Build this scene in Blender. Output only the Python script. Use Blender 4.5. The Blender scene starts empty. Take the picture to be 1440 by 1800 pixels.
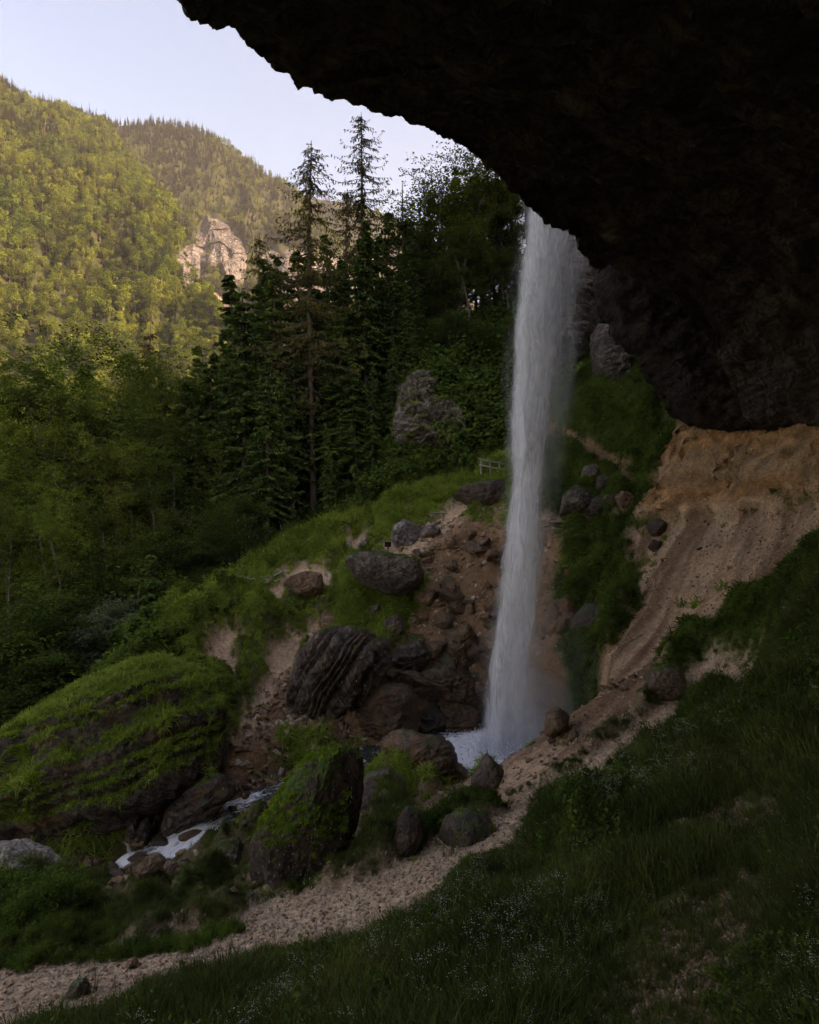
import bpy, bmesh, math, random
import numpy as np
from mathutils import Vector, Matrix, Euler

# ------------------------------------------------------------------ camera, sky, sun, exposure
scene = bpy.context.scene
COL = scene.collection
cam_data = bpy.data.cameras.new("camera")
cam = bpy.data.objects.new("camera", cam_data)
COL.objects.link(cam)
cam_data.sensor_fit = 'HORIZONTAL'
cam_data.sensor_width = 36.0
cam_data.lens = 30.0                      # 1200 px focal length on the 1440 px wide photograph
cam_data.clip_start = 0.05
cam_data.clip_end = 9000.0
cam.location = (0, 0, 0)
cam.rotation_euler = (math.radians(90), 0, 0)
scene.camera = cam

SUN_EL = math.radians(25)
SUN_AZ = math.radians(108)                # clockwise from +Y (the view direction): right and behind
world = bpy.data.worlds.new("World")
scene.world = world
world.use_nodes = True
wn = world.node_tree.nodes
sky = wn.new("ShaderNodeTexSky")
sky.sky_type = 'NISHITA'
sky.sun_disc = False
sky.sun_elevation = SUN_EL
sky.sun_rotation = SUN_AZ
sky.altitude = 700
sky.air_density = 1.8
sky.dust_density = 6.0
sky.ozone_density = 3.0
wn["Background"].inputs[1].default_value = 0.092
world.node_tree.links.new(sky.outputs[0], wn["Background"].inputs[0])

sun_data = bpy.data.lights.new("sun", 'SUN')
sun = bpy.data.objects.new("sun", sun_data)
COL.objects.link(sun)
sun_data.energy = 4.2
sun_data.angle = math.radians(0.5)
sun_data.color = (1.0, 0.80, 0.54)
SUN_DIR = Vector((math.sin(SUN_AZ) * math.cos(SUN_EL), math.cos(SUN_AZ) * math.cos(SUN_EL), math.sin(SUN_EL)))
sun.rotation_euler = SUN_DIR.to_track_quat('Z', 'Y').to_euler()

scene.view_settings.view_transform = 'Standard'
scene.view_settings.look = 'None'
scene.view_settings.exposure = 2.0
scene.view_settings.gamma = 1.0
scene.view_settings.use_curve_mapping = False
scene.view_settings.use_white_balance = True      # the camera's warm balance
scene.view_settings.white_balance_temperature = 7900
scene.view_settings.white_balance_tint = 30
scene.render.engine = 'CYCLES'
cy = scene.cycles
cy.use_denoising = True
cy.use_adaptive_sampling = True
cy.adaptive_threshold = 0.03
cy.max_bounces = 9
cy.diffuse_bounces = 8
cy.glossy_bounces = 2
cy.transmission_bounces = 3
cy.transparent_max_bounces = 48
cy.volume_bounces = 1
cy.use_light_tree = False
world.cycles.sampling_method = 'MANUAL'
world.cycles.sample_map_resolution = 256
cy.caustics_reflective = False
cy.caustics_refractive = False

# ------------------------------------------------------------------ helpers
rng = np.random.default_rng(7)
F = 1200.0
def P(px, py, Y):
    """Place a point at depth Y metres whose bearing was measured on the photograph."""
    return np.array([(px - 720.0) / F * Y, Y, (900.0 - py) / F * Y])
def proj(x, y, z):
    y = np.maximum(y, 0.3)
    return 720.0 + F * x / y, 900.0 - F * z / y

_perm = np.random.default_rng(3).permutation(512).astype(np.int64)
_perm = np.concatenate([_perm, _perm, _perm])
_grad = np.random.default_rng(4).normal(size=(512, 3))
_grad /= np.linalg.norm(_grad, axis=1)[:, None]
def noise3(p):
    p = np.asarray(p, float)
    i = np.floor(p).astype(np.int64); f = p - i
    i &= 511
    u = f * f * f * (f * (f * 6 - 15) + 10)
    out = 0
    for dx in (0, 1):
        for dy in (0, 1):
            for dz in (0, 1):
                h = _perm[_perm[_perm[(i[..., 0] + dx) & 511] + ((i[..., 1] + dy) & 511)] + ((i[..., 2] + dz) & 511)]
                g = _grad[h & 511]
                d = g[..., 0] * (f[..., 0] - dx) + g[..., 1] * (f[..., 1] - dy) + g[..., 2] * (f[..., 2] - dz)
                w = (u[..., 0] if dx else 1 - u[..., 0]) * (u[..., 1] if dy else 1 - u[..., 1]) * (u[..., 2] if dz else 1 - u[..., 2])
                out = out + w * d
    return out * 1.6
def fbm(p, octv=4, lac=2.03, gain=0.5):
    p = np.asarray(p, float); a = 1.0; s = 0; t = 0
    for k in range(octv):
        s = s + a * noise3(p + 17.3 * k); t += a
        p = p * lac; a *= gain
    return s / t
def ridged(p, octv=4):
    p = np.asarray(p, float); a = 1.0; s = 0; t = 0
    for k in range(octv):
        s = s + a * (1 - 2 * np.abs(noise3(p + 9.7 * k))); t += a
        p = p * 2.07; a *= 0.55
    return s / t
def smooth(a, b, x):
    t = np.clip((x - a) / (b - a), 0, 1)
    return t * t * (3 - 2 * t)
def in_poly(px, py, poly):
    poly = np.asarray(poly, float); c = np.zeros(px.shape, bool); j = len(poly) - 1
    for i in range(len(poly)):
        xi, yi = poly[i]; xj, yj = poly[j]
        with np.errstate(divide='ignore', invalid='ignore'):
            t = ((yi > py) != (yj > py)) & (px < (xj - xi) * (py - yi) / (yj - yi + 1e-12) + xi)
        c ^= t; j = i
    return c
def poly_dist(px, py, pts):
    """distance to an open polyline"""
    pts = np.asarray(pts, float); best = np.full(px.shape, 1e9)
    for a, b in zip(pts[:-1], pts[1:]):
        d = b - a; L = (d * d).sum() + 1e-12
        t = np.clip(((px - a[0]) * d[0] + (py - a[1]) * d[1]) / L, 0, 1)
        best = np.minimum(best, np.hypot(px - a[0] - t * d[0], py - a[1] - t * d[1]))
    return best

def mesh_np(name, verts, faces, mat=None, smooth_shade=False, colors=None, uv=None):
    """verts (n,3); faces (m,k) int array or list of such arrays"""
    verts = np.ascontiguousarray(verts, np.float32)
    if not isinstance(faces, list): faces = [faces]
    faces = [np.ascontiguousarray(f, np.int32) for f in faces if len(f)]
    me = bpy.data.meshes.new(name)
    me.vertices.add(len(verts)); me.vertices.foreach_set("co", verts.ravel())
    loops = np.concatenate([f.ravel() for f in faces])
    tot = np.concatenate([np.full(len(f), f.shape[1], np.int32) for f in faces])
    start = np.concatenate([[0], np.cumsum(tot)[:-1]]).astype(np.int32)
    me.loops.add(len(loops)); me.loops.foreach_set("vertex_index", loops)
    me.polygons.add(len(tot)); me.polygons.foreach_set("loop_start", start); me.polygons.foreach_set("loop_total", tot)
    me.polygons.foreach_set("use_smooth", np.full(len(tot), smooth_shade))
    if colors is not None:
        for cname, arr in colors.items():
            arr = np.asarray(arr, np.float32)
            if arr.ndim == 1:
                at = me.attributes.new(cname, 'FLOAT', 'POINT'); at.data.foreach_set("value", arr)
            else:
                if arr.shape[1] == 3: arr = np.hstack([arr, np.ones((len(arr), 1), np.float32)])
                at = me.attributes.new(cname, 'FLOAT_COLOR', 'POINT'); at.data.foreach_set("color", arr.ravel())
    if uv is not None:
        lay = me.uv_layers.new(name="UVMap"); lay.data.foreach_set("uv", np.asarray(uv, np.float32)[loops].ravel())
    me.update(calc_edges=True); me.validate()
    if mat is not None: me.materials.append(mat)
    return me
def link(name, me, parent=None, loc=None):
    o = bpy.data.objects.new(name, me); COL.objects.link(o)
    if parent is not None: o.parent = parent
    if loc is not None: o.location = loc
    return o
def tag(o, label=None, cat=None, group=None, kind=None):
    if label: o['label'] = label
    if cat: o['category'] = cat
    if group: o['group'] = group
    if kind: o['kind'] = kind
    return o
def empty(name, loc=(0, 0, 0), rz=0.0):
    o = bpy.data.objects.new(name, None); COL.objects.link(o)
    o.location = loc; o.rotation_euler = (0, 0, rz); o.empty_display_size = 0.3
    return o
def grid_faces(nu, nv, closed_u=False):
    i = np.arange(nu if closed_u else nu - 1)[:, None]; j = np.arange(nv - 1)[None]
    a = i * nv + j; b = ((i + 1) % nu) * nv + j
    return np.stack([a, b, b + 1, a + 1], -1).reshape(-1, 4)
class Geo:
    """collects numpy pieces into one mesh"""
    def __init__(s): s.v = []; s.f = {}; s.n = 0; s.c = []
    def add(s, v, f, c=None):
        v = np.asarray(v, float).reshape(-1, 3)
        for ff in (f if isinstance(f, list) and np.ndim(f[0]) == 2 else [f]):
            ff = np.asarray(ff, np.int64)
            s.f.setdefault(ff.shape[1], []).append(ff + s.n)
        s.v.append(v); s.n += len(v)
        if c is not None: s.c.append(np.broadcast_to(np.asarray(c, float), (len(v), 3)) if np.ndim(c) < 2 else c)
    def mesh(s, name, mat, smooth_shade=False):
        return mesh_np(name, np.concatenate(s.v), [np.concatenate(x) for x in s.f.values()], mat, smooth_shade,
                       {'tint': np.concatenate(s.c)} if s.c else None)
def tube(geo, pts, rad, sides=6, cap=True):
    pts = np.asarray(pts, float); n = len(pts); rad = np.broadcast_to(np.asarray(rad, float), (n,))
    t = np.gradient(pts, axis=0); t /= np.linalg.norm(t, axis=1)[:, None] + 1e-9
    ref = np.where(np.abs(t[:, 2:3]) > 0.9, np.array([[1., 0, 0]]), np.array([[0, 0, 1.]]))
    a = np.cross(t, ref); a /= np.linalg.norm(a, axis=1)[:, None] + 1e-9; b = np.cross(t, a)
    th = np.arange(sides) * 2 * np.pi / sides
    ring = pts[:, None] + rad[:, None, None] * (np.cos(th)[None, :, None] * a[:, None] + np.sin(th)[None, :, None] * b[:, None])
    i = np.arange(n - 1)[:, None]; j = np.arange(sides)[None]
    q = np.stack([i * sides + j, i * sides + (j + 1) % sides, (i + 1) * sides + (j + 1) % sides, (i + 1) * sides + j], -1).reshape(-1, 4)
    geo.add(ring.reshape(-1, 3), q)
    if cap:
        for k, e in ((0, pts[0]), (n - 1, pts[-1])):
            r = ring[k]; v = np.vstack([r, e[None]]); jj = np.arange(sides)
            f = np.stack([jj, (jj + 1) % sides, np.full(sides, sides)], -1)
            geo.add(v, f if k else f[:, ::-1])

# ------------------------------------------------------------------ materials
def new_mat(name):
    m = bpy.data.materials.new(name); m.use_nodes = True
    nt = m.node_tree; nt.nodes.clear()
    out = nt.nodes.new("ShaderNodeOutputMaterial")
    return m, nt, out
class N:
    def __init__(s, nt): s.nt = nt
    def __call__(s, t, ins=None, **kw):
        n = s.nt.nodes.new("ShaderNode" + t)
        for k, v in kw.items(): setattr(n, k, v)
        for k, v in (ins or {}).items():
            sock = n.inputs[k]
            if isinstance(v, bpy.types.NodeSocket): s.nt.links.new(v, sock)
            else: sock.default_value = v
        return n
    def noise(s, vec, scale, detail=4, rough=0.55, dist=0.0):
        n = s("TexNoise", {'Scale': scale, 'Detail': detail, 'Roughness': rough, 'Distortion': dist})
        if vec is not None: s.nt.links.new(vec, n.inputs['Vector'])
        return n.outputs[0]
    def ramp(s, fac, stops):
        n = s("ValToRGB", {'Fac': fac}); e = n.color_ramp.elements
        while len(e) < len(stops): e.new(0.5)
        for k, (p, c) in enumerate(stops):
            e[k].position = p; e[k].color = (*c, 1) if len(c) == 3 else c
        return n.outputs[0]
    def mix(s, fac, a, b, blend='MIX'):
        n = s("Mix", None, data_type='RGBA', blend_type=blend)
        for idx, v in ((0, fac), (6, a), (7, b)):
            if isinstance(v, bpy.types.NodeSocket): s.nt.links.new(v, n.inputs[idx])
            else: n.inputs[idx].default_value = (*v, 1) if isinstance(v, tuple) and len(v) == 3 else v
        return n.outputs[2]
    def math(s, op, a, b=0.0, clamp=False):
        n = s("Math", {0: a, 1: b}, operation=op); n.use_clamp = clamp
        return n.outputs[0]
    def bump(s, h, strength, dist):
        return s("Bump", {'Height': h, 'Strength': strength, 'Distance': dist}).outputs[0]
def rgb(*c): return tuple(c)

def rock_mat(name, dark, light, moss=0.0, moss_col=(0.045, 0.075, 0.012), scale=1.0, rough=0.85, spec=0.3, strata=None, bump=0.6, ochre=None, obj_var=0.25):
    m, nt, out = new_mat(name); n = N(nt)
    geo = n("NewGeometry"); tc = n("TexCoord")
    pos = geo.outputs['Position']
    big = n.noise(pos, 0.9 * scale, 3, 0.6); fine = n.noise(pos, 9 * scale, 4, 0.7); grain = n.noise(pos, 38 * scale, 2, 0.7)
    base = n.ramp(big, [(0.3, dark), (0.7, light)])
    base = n.mix(n.math('MULTIPLY', n.ramp(fine, [(0.35, (0, 0, 0)), (0.7, (1, 1, 1))]), 0.55), base, light)
    base = n.mix(0.75, base, n.ramp(grain, [(0.3, (0.55, 0.53, 0.52)), (0.62, (1.35, 1.32, 1.3))]), 'MULTIPLY')
    h = n.math('ADD', n.math('MULTIPLY', fine, 0.6), n.math('MULTIPLY', grain, 0.25))
    cr = n.math('ABSOLUTE', n.math('SUBTRACT', n.noise(pos, 1.9 * scale, 4, 0.62, 0.6), 0.5))
    base = n.mix(0.8, base, n.ramp(cr, [(0.0, (.28, .25, .23)), (0.035, (.85, .84, .83)), (.12, (1.05, 1.04, 1.03))]), 'MULTIPLY')
    h = n.math('ADD', h, n.math('MULTIPLY', n.ramp(cr, [(0, (0, 0, 0)), (.06, (1, 1, 1))]), .7))
    vor = n("TexVoronoi", {'Vector': pos, 'Scale': 7.0 * scale, 'Randomness': 1.0})
    h = n.math('SUBTRACT', h, n.math('MULTIPLY', vor.outputs['Distance'], .7))
    base = n.mix(0.35, base, n.ramp(vor.outputs['Color'], [(.1, (.65, .63, .62)), (.9, (1.5, 1.48, 1.45))]), 'MULTIPLY')
    if strata is not None:
        mp = n("Mapping", {'Vector': pos, 'Scale': (1, 1, 1), 'Rotation': strata[0]})
        mp2 = n("Mapping", {'Vector': mp.outputs[0], 'Scale': (0.35, 0.35, strata[1])})
        st = n.noise(mp2.outputs[0], 1.6, 4, 0.65, 0.3)
        base = n.mix(0.8, base, n.ramp(st, [(0.36, (0.38, 0.34, 0.32)), (0.5, (1, 1, 1)), (0.66, (1.3, 1.25, 1.18))]), 'MULTIPLY')
        h = n.math('ADD', h, n.math('MULTIPLY', st, 1.6))
    if ochre is not None:
        oc = n.noise(pos, 0.55 * scale, 4, 0.6, 0.5)
        base = n.mix(n.ramp(oc, [(0.52, (0, 0, 0)), (0.68, (0.8, 0.8, 0.8))]), base, ochre)
    if moss > 0:
        sep = n("SeparateXYZ", {0: geo.outputs['Normal']})
        mf = n.math('ADD', sep.outputs[2], n.math('MULTIPLY', n.math('SUBTRACT', n.noise(pos, 1.7, 3, 0.65), 0.5), 2.2))
        mk = n.ramp(n.math('ADD', mf, moss - 0.5), [(0.45, (0, 0, 0)), (0.62, (1, 1, 1))])
        mc = n.mix(n.noise(pos, 14, 2, 0.7), (moss_col[0] * 0.45, moss_col[1] * 0.45, moss_col[2] * 0.5), (moss_col[0] * 1.5, moss_col[1] * 1.5, moss_col[2] * 1.5))
        base = n.mix(mk, base, mc)
    oi = n("ObjectInfo")
    base = n.mix(1.0, base, n.ramp(oi.outputs['Random'], [(0, (1 - obj_var,) * 3), (1, (1 + obj_var, 1 + obj_var * 0.9, 1 + obj_var * 0.8))]), 'MULTIPLY')
    b = n("BsdfPrincipled", {'Base Color': base, 'Roughness': rough, 'Specular IOR Level': spec,
                             'Normal': n.bump(h, bump, 0.12 / scale)})
    nt.links.new(b.outputs[0], out.inputs[0])
    return m

def leaf_mat(name, ca, cb, trans=0.45, var=0.5, tint=True, size=0.5):
    """foliage: colour varies from plant to plant and from clump to clump; thin leaves let light through"""
    m, nt, out = new_mat(name); n = N(nt)
    oi = n("ObjectInfo"); geo = n("NewGeometry")
    f = n.noise(geo.outputs['Position'], size, 3, 0.6)
    col = n.mix(n.ramp(f, [(0.3, (0, 0, 0)), (0.7, (1, 1, 1))]), ca, cb)
    col = n.mix(1.0, col, n.ramp(oi.outputs['Random'], [(0, (1 - var, 1 - var, 1 - var * 0.8)), (0.5, (1, 1, 1)), (1, (1 + var, 1 + var * 0.8, 1 + var * 0.3))]), 'MULTIPLY')
    if tint:
        at = n("Attribute", attribute_name='tint')
        col = n.mix(1.0, col, at.outputs['Color'], 'MULTIPLY')
    d = n("BsdfDiffuse", {'Color': col}); t = n("BsdfTranslucent", {'Color': n.mix(1.0, col, (1.25, 1.2, 0.6), 'MULTIPLY')})
    mx = n("MixShader", {0: trans, 1: d.outputs[0], 2: t.outputs[0]})
    nt.links.new(mx.outputs[0], out.inputs[0])
    return m
def plain_mat(name, ca, cb, scale=6, rough=0.85, bump=0.4, stretch=(1, 1, 1), spec=0.25, dist=0.02):
    m, nt, out = new_mat(name); n = N(nt)
    tc = n("TexCoord"); mp = n("Mapping", {'Vector': tc.outputs['Object'], 'Scale': stretch})
    f = n.noise(mp.outputs[0], scale, 6, 0.65)
    oi = n("ObjectInfo")
    col = n.mix(n.ramp(f, [(0.3, (0, 0, 0)), (0.7, (1, 1, 1))]), ca, cb)
    col = n.mix(1.0, col, n.ramp(oi.outputs['Random'], [(0, (0.75,) * 3), (1, (1.25,) * 3)]), 'MULTIPLY')
    b = n("BsdfPrincipled", {'Base Color': col, 'Roughness': rough, 'Specular IOR Level': spec, 'Normal': n.bump(f, bump, dist)})
    nt.links.new(b.outputs[0], out.inputs[0])
    return m

# ------------------------------------------------------------------ scattering of what nobody could count
def scatter(name, pts, rot, scl, idx, protos, kind='stuff', label=None):
    """one object holding points; geometry nodes put a copy of a prototype mesh on each point"""
    me = bpy.data.meshes.new(name)
    n = len(pts); me.vertices.add(n)
    me.vertices.foreach_set("co", np.asarray(pts, np.float32).ravel())
    a = me.attributes.new("rot", 'FLOAT_VECTOR', 'POINT'); a.data.foreach_set("vector", np.asarray(rot, np.float32).ravel())
    scl = np.asarray(scl, np.float32)
    if scl.ndim == 1: scl = np.repeat(scl[:, None], 3, 1)
    a = me.attributes.new("scl", 'FLOAT_VECTOR', 'POINT'); a.data.foreach_set("vector", scl.ravel())
    a = me.attributes.new("pick", 'INT', 'POINT'); a.data.foreach_set("value", np.asarray(idx, np.int32))
    o = link(name, me)
    o['kind'] = kind
    if label: o['label'] = label
    g = bpy.data.node_groups.new(name + "_scatter", 'GeometryNodeTree')
    g.interface.new_socket("Geometry", in_out='INPUT', socket_type='NodeSocketGeometry')
    g.interface.new_socket("Geometry", in_out='OUTPUT', socket_type='NodeSocketGeometry')
    gi = g.nodes.new("NodeGroupInput"); go = g.nodes.new("NodeGroupOutput")
    iop = g.nodes.new("GeometryNodeInstanceOnPoints")
    jn = g.nodes.new("GeometryNodeJoinGeometry")
    for pm in protos[::-1]:
        po = bpy.data.objects.new(pm.name, pm)
        oi = g.nodes.new("GeometryNodeObjectInfo"); oi.inputs[0].default_value = po
        oi.inputs['As Instance'].default_value = True
        g.links.new(oi.outputs['Geometry'], jn.inputs[0])
    def named(nm, dt):
        k = g.nodes.new("GeometryNodeInputNamedAttribute"); k.data_type = dt; k.inputs[0].default_value = nm
        return k.outputs[0]
    e2r = g.nodes.new("FunctionNodeEulerToRotation")
    g.links.new(named("rot", 'FLOAT_VECTOR'), e2r.inputs[0])
    g.links.new(gi.outputs[0], iop.inputs['Points'])
    g.links.new(jn.outputs[0], iop.inputs['Instance'])
    iop.inputs['Pick Instance'].default_value = True
    g.links.new(named("pick", 'INT'), iop.inputs['Instance Index'])
    g.links.new(e2r.outputs[0], iop.inputs['Rotation'])
    g.links.new(named("scl", 'FLOAT_VECTOR'), iop.inputs['Scale'])
    g.links.new(iop.outputs[0], go.inputs[0])
    md = o.modifiers.new("scatter", 'NODES'); md.node_group = g
    return o
# ------------------------------------------------------------------ the ground of the gorge (one height sheet through surveyed points)
CP = []
def cp(px, py, Y): CP.append(P(px, py, Y))
for t in [  # foreground slope under the camera
 (720,1800,8),(360,1800,9.3),(0,1800,10.5),(1080,1800,6.2),(1440,1800,4.6),(1440,1620,6.0),(1440,1450,8.5),(1440,1250,13),(1440,1100,17),(1440,1000,20),
 (1200,1500,9.8),(1200,1650,7.6),(1000,1650,9),(1100,1380,14.6),(1250,1300,16),(900,1500,13.4),(720,1650,11),(500,1720,11.2),(1000,1450,14.6),(1330,1200,18.5),
 # lower gravel path
 (0,1760,11.7),(200,1710,12.2),(440,1640,13),(600,1580,14),(720,1520,15),(900,1430,16.8),(1050,1350,18.5),(1200,1260,20.3),(1300,1195,21.7),
 # rubble crest in front of the pool
 (1000,1270,22),(930,1315,21.8),(860,1362,21.5),(1150,1170,24.5),(790,1420,20),(1080,1215,23.2),
 (700,1440,21.5),(650,1490,18),(560,1545,15.8),(640,1420,23.5),
 # stream bed
 (640,1338,27.3),(540,1372,26),(450,1402,24.8),(400,1422,24.3),(340,1478,22.5),(290,1497,22.6),(220,1518,22.2),(180,1560,22),(500,1440,22.5),(430,1480,20.5),
 # left of the path, down to the stream
 (400,1560,17),(300,1585,17),(100,1660,14.5),(0,1700,13),(330,1650,14),(230,1560,20),(100,1600,17.5),(40,1570,19.5),
 # beyond the stream
 (450,1305,27.5),(460,1220,30),(500,1180,31.5),(385,1152,31),(540,1120,33),(430,1260,28.6),(520,1300,27.6),
 (150,1455,23.6),(0,1500,22.6),(280,1420,24.2),(240,1480,23.2),
 # grassy bank
 (330,1130,30),(280,1180,29),(420,1060,33),(480,1120,32),(560,1025,35.5),(500,1040,34.5),(640,1000,37),(620,940,40),(560,965,39),(720,880,41.5),(760,855,42.5),(850,842,41),
 (700,960,38),(760,940,38),(830,925,37.6),(420,1130,31.4),(450,1170,31),(350,1085,31.2),(880,830,41.5),(640,900,42.5),
 # debris slope
 (760,1000,36.3),(760,1080,34.5),(700,1150,33),(780,1180,32.5),(760,1260,31),(640,1200,31.5),(850,1050,35),(850,1200,32),(700,1290,29.8),(560,1290,28.4),(590,1160,32.6),(890,980,36.4),
 # forest edge and mossy hillside
 (575,915,44),(655,850,46),(480,950,45),(760,600,53),(890,600,50),(890,750,44),(830,760,44.3),(760,750,44),(720,700,47),(690,800,47),(820,590,55),(900,680,46.5),(840,690,47),
 # behind and right of the falls
 (950,900,37),(1000,850,38),(1080,890,35.5),(1000,740,41),(1100,750,39),(1150,830,36),(1180,720,38),(1100,650,41),(1010,640,43),(1150,780,37.2),
 # ledge path
 (890,922,37.3),(1000,920,36),(1120,910,33.5),(1270,905,30.5),(1440,868,25.5),(1000,914,37),(1120,904,34.3),(1270,893,31.3),(1440,858,26.2),
 # tan wall
 (1440,800,26.9),(1440,755,27.8),(1300,830,32),(1300,760,33),(1200,830,34.5),(1230,755,35.5),
 # grass patch and scree
 (1050,980,34),(1100,1040,32),(1150,1000,30.5),(1250,1000,28),(1350,950,26.5),(1200,1100,27),(1100,1180,26),(1060,1140,28.6),(1000,1220,28.3),(1350,1050,24),(1300,1130,22.6),(1440,940,23.5),
 (1000,1130,31.5),(950,1120,33),(920,1240,31)]: cp(*t)
for w in [(3.7,28.2,-10.4),(1.6,29.2,-10.4),(5.2,27.6,-10.3),(3.6,25.6,-9.9),(-1.0,27.6,-10.3),(2.6,30.4,-10.1),(1.2,26.6,-10.3),
          # round the camera and out of the picture
          (0,0,-1.7),(3,-3,-1.2),(-4,2,-4.2),(-6,6,-6.6),(-9,8,-8.3),(8,6,-.8),(12,12,-.2),(17,20,1.8),(-14,12,-11),(-20,16,-14),(-14,19,-12.5),(-22,24,-15),(-30,30,-18),
          (-16,29,-11),(-14,36,-9),(-20,40,-13),(-13,46,-7.5),(-24,52,-15),(-34,45,-19),(-40,60,-22),(-18,62,-10),(-8,60,-1),(-30,75,-19),(-14,75,-7),(0,75,12),(-44,30,-22),(-44,75,-25),
          (8,58,17),(12,62,19),(14,44,14),(18,36,9),(22,30,7),(20,12,3),(14,0,1),(30,60,25),(32,10,5),(-30,-5,-15),(-12,-6,-7),(28,-8,4),(10,75,22),(30,75,28)]:
    CP.append(np.array(w, float))
CP = np.array(CP)
def _tps_fit(xy, z, lam):
    d = np.hypot(xy[:, None, 0] - xy[None, :, 0], xy[:, None, 1] - xy[None, :, 1])
    K = np.where(d > 0, d * d * np.log(d + 1e-12), 0) + lam * np.eye(len(xy))
    Pm = np.hstack([np.ones((len(xy), 1)), xy]); n = len(xy)
    A = np.zeros((n + 3, n + 3)); A[:n, :n] = K; A[:n, n:] = Pm; A[n:, :n] = Pm.T
    return np.linalg.solve(A, np.concatenate([z, np.zeros(3)]))
TW = _tps_fit(CP[:, :2], CP[:, 2], 1.2)
def tps(x, y):
    sh = x.shape; x = x.ravel(); y = y.ravel(); out = np.empty(len(x)); n = len(CP)
    for s in range(0, len(x), 20000):
        xx = x[s:s + 20000]; yy = y[s:s + 20000]
        d2 = (xx[:, None] - CP[None, :, 0]) ** 2 + (yy[:, None] - CP[None, :, 1]) ** 2
        k = np.where(d2 > 1e-12, 0.5 * d2 * np.log(d2 + 1e-12), 0)
        out[s:s + 20000] = k @ TW[:n] + TW[n] + TW[n + 1] * xx + TW[n + 2] * yy
    return out.reshape(sh)

X0, X1, Y0, Y1, DX = -44.0, 32.0, -8.0, 75.0, 0.2
gx = np.arange(X0, X1 + 1e-6, DX); gy = np.arange(Y0, Y1 + 1e-6, DX)
GX, GY = np.meshgrid(gx, gy, indexing='ij')
GZ = tps(GX, GY)
POLY = dict(
 path=[(-300,1690),(0,1705),(150,1672),(300,1655),(420,1610),(440,1580),(560,1565),(650,1540),(760,1480),(850,1445),(900,1405),(1000,1350),(1100,1285),(1170,1205),(1230,1165),(1335,1168),(1330,1215),(1196,1300),(1098,1376),(1000,1438),(908,1492),(816,1548),(666,1634),(514,1682),(412,1712),(212,1760),(82,1806),(-300,1905)],
 scree=[(1110,918),(1270,905),(1440,868),(1600,850),(1600,960),(1440,985),(1380,1020),(1290,1060),(1250,1110),(1180,1135),(1160,1190),(1100,1270),(1000,1340),(890,1420),(800,1480),(730,1470),(700,1420),(860,1350),(960,1270),(1010,1210),(1060,1150),(1120,1060),(1105,985)],
 tan=[(1120,905),(1150,860),(1180,800),(1195,740),(1260,740),(1640,760),(1640,850),(1440,868),(1270,905),(1120,918)],
 ledge=[(860,925),(1000,914),(1120,902),(1270,893),(1440,855),(1700,800),(1700,830),(1440,872),(1270,908),(1120,920),(1000,926),(860,935)],
 debris=[(690,985),(735,935),(900,915),(960,915),(990,960),(985,1060),(1000,1200),(960,1290),(900,1300),(620,1340),(560,1300),(500,1300),(470,1350),(395,1370),(390,1330),(440,1270),(475,1200),(540,1185),(680,1150),(730,1080),(745,1030)],
 upper=[(690,960),(740,925),(800,880),(830,860),(900,860),(900,935),(790,945),(700,975)],
 trail=[(352,1195),(358,1138),(388,1102),(430,1112),(410,1150),(418,1195)],
 trail2=[(520,1115),(560,1095),(600,1098),(560,1120),(500,1200),(440,1290),(400,1330),(430,1260),(480,1190)],
 flat=[(462,1046),(515,1000),(578,1000),(580,1044),(500,1050)],
 worn=[(640,1000),(690,950),(760,930),(800,880),(830,890),(770,960),(700,1000)],
 worn2=[(600,965),(640,940),(655,952),(620,980)],
 worn3=[(440,1180),(500,1120),(560,1090),(600,1100),(540,1130),(480,1190)],
 bare=[(1000,760),(1050,780),(1110,830),(1120,870),(1090,860),(1030,800),(960,770),(965,735)],
 bankside=[(130,1720),(170,1580),(200,1500),(240,1430),(300,1400),(420,1360),(520,1350),(640,1400),(660,1500),(560,1556),(440,1570),(420,1600),(330,1640),(250,1625),(200,1640)],
 gravel_right=[(1040,1960),(1070,1760),(1130,1690),(1190,1620),(1220,1560),(1290,1530),(1330,1570),(1310,1660),(1290,1740),(1300,1960)],
 soil_patch=[(880,1560),(960,1530),(1010,1550),(960,1590),(900,1600)],
 soil_patch2=[(1180,1480),(1280,1430),(1440,1420),(1440,1450),(1290,1480)],
)
pxg, pyg = proj(GX, GY, GZ)
jit = 10 * fbm(np.stack([GX * 1.3, GY * 1.3, GX * 0], -1), 3) ; jit2 = 10 * fbm(np.stack([GX * 1.3 + 40, GY * 1.3, GX * 0], -1), 3)
front = GY > 2
def zmask(name, ymin=0, ymax=99): return (in_poly(pxg + jit * 1.6, pyg + jit2 * 1.6, POLY[name]) & front & (GY > ymin) & (GY < ymax)).astype(float)
def blur(a, k=2):
    for _ in range(k):
        b = np.pad(a, 1, mode='edge'); a = (b[:-2, 1:-1] + b[2:, 1:-1] + b[1:-1, :-2] + b[1:-1, 2:] + 2 * b[1:-1, 1:-1]) / 6
    return a
Z = {}
Z['path'] = blur(np.maximum.reduce([zmask('path', 9, 24), zmask('trail', 26, 36), zmask('trail2', 24, 36), zmask('flat', 30, 40), zmask('worn', 32, 42), zmask('worn2', 34, 44), zmask('worn3', 28, 36)]), 1)
Z['scree'] = blur(np.maximum(zmask('scree', 18, 40), 0), 2)
Z['tan'] = blur(zmask('tan', 20, 40), 2)
Z['ledge'] = blur(zmask('ledge', 15, 40), 1)
Z['debris'] = blur(np.maximum.reduce([zmask('debris', 24, 42), zmask('bare', 30, 48)]), 2)
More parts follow.
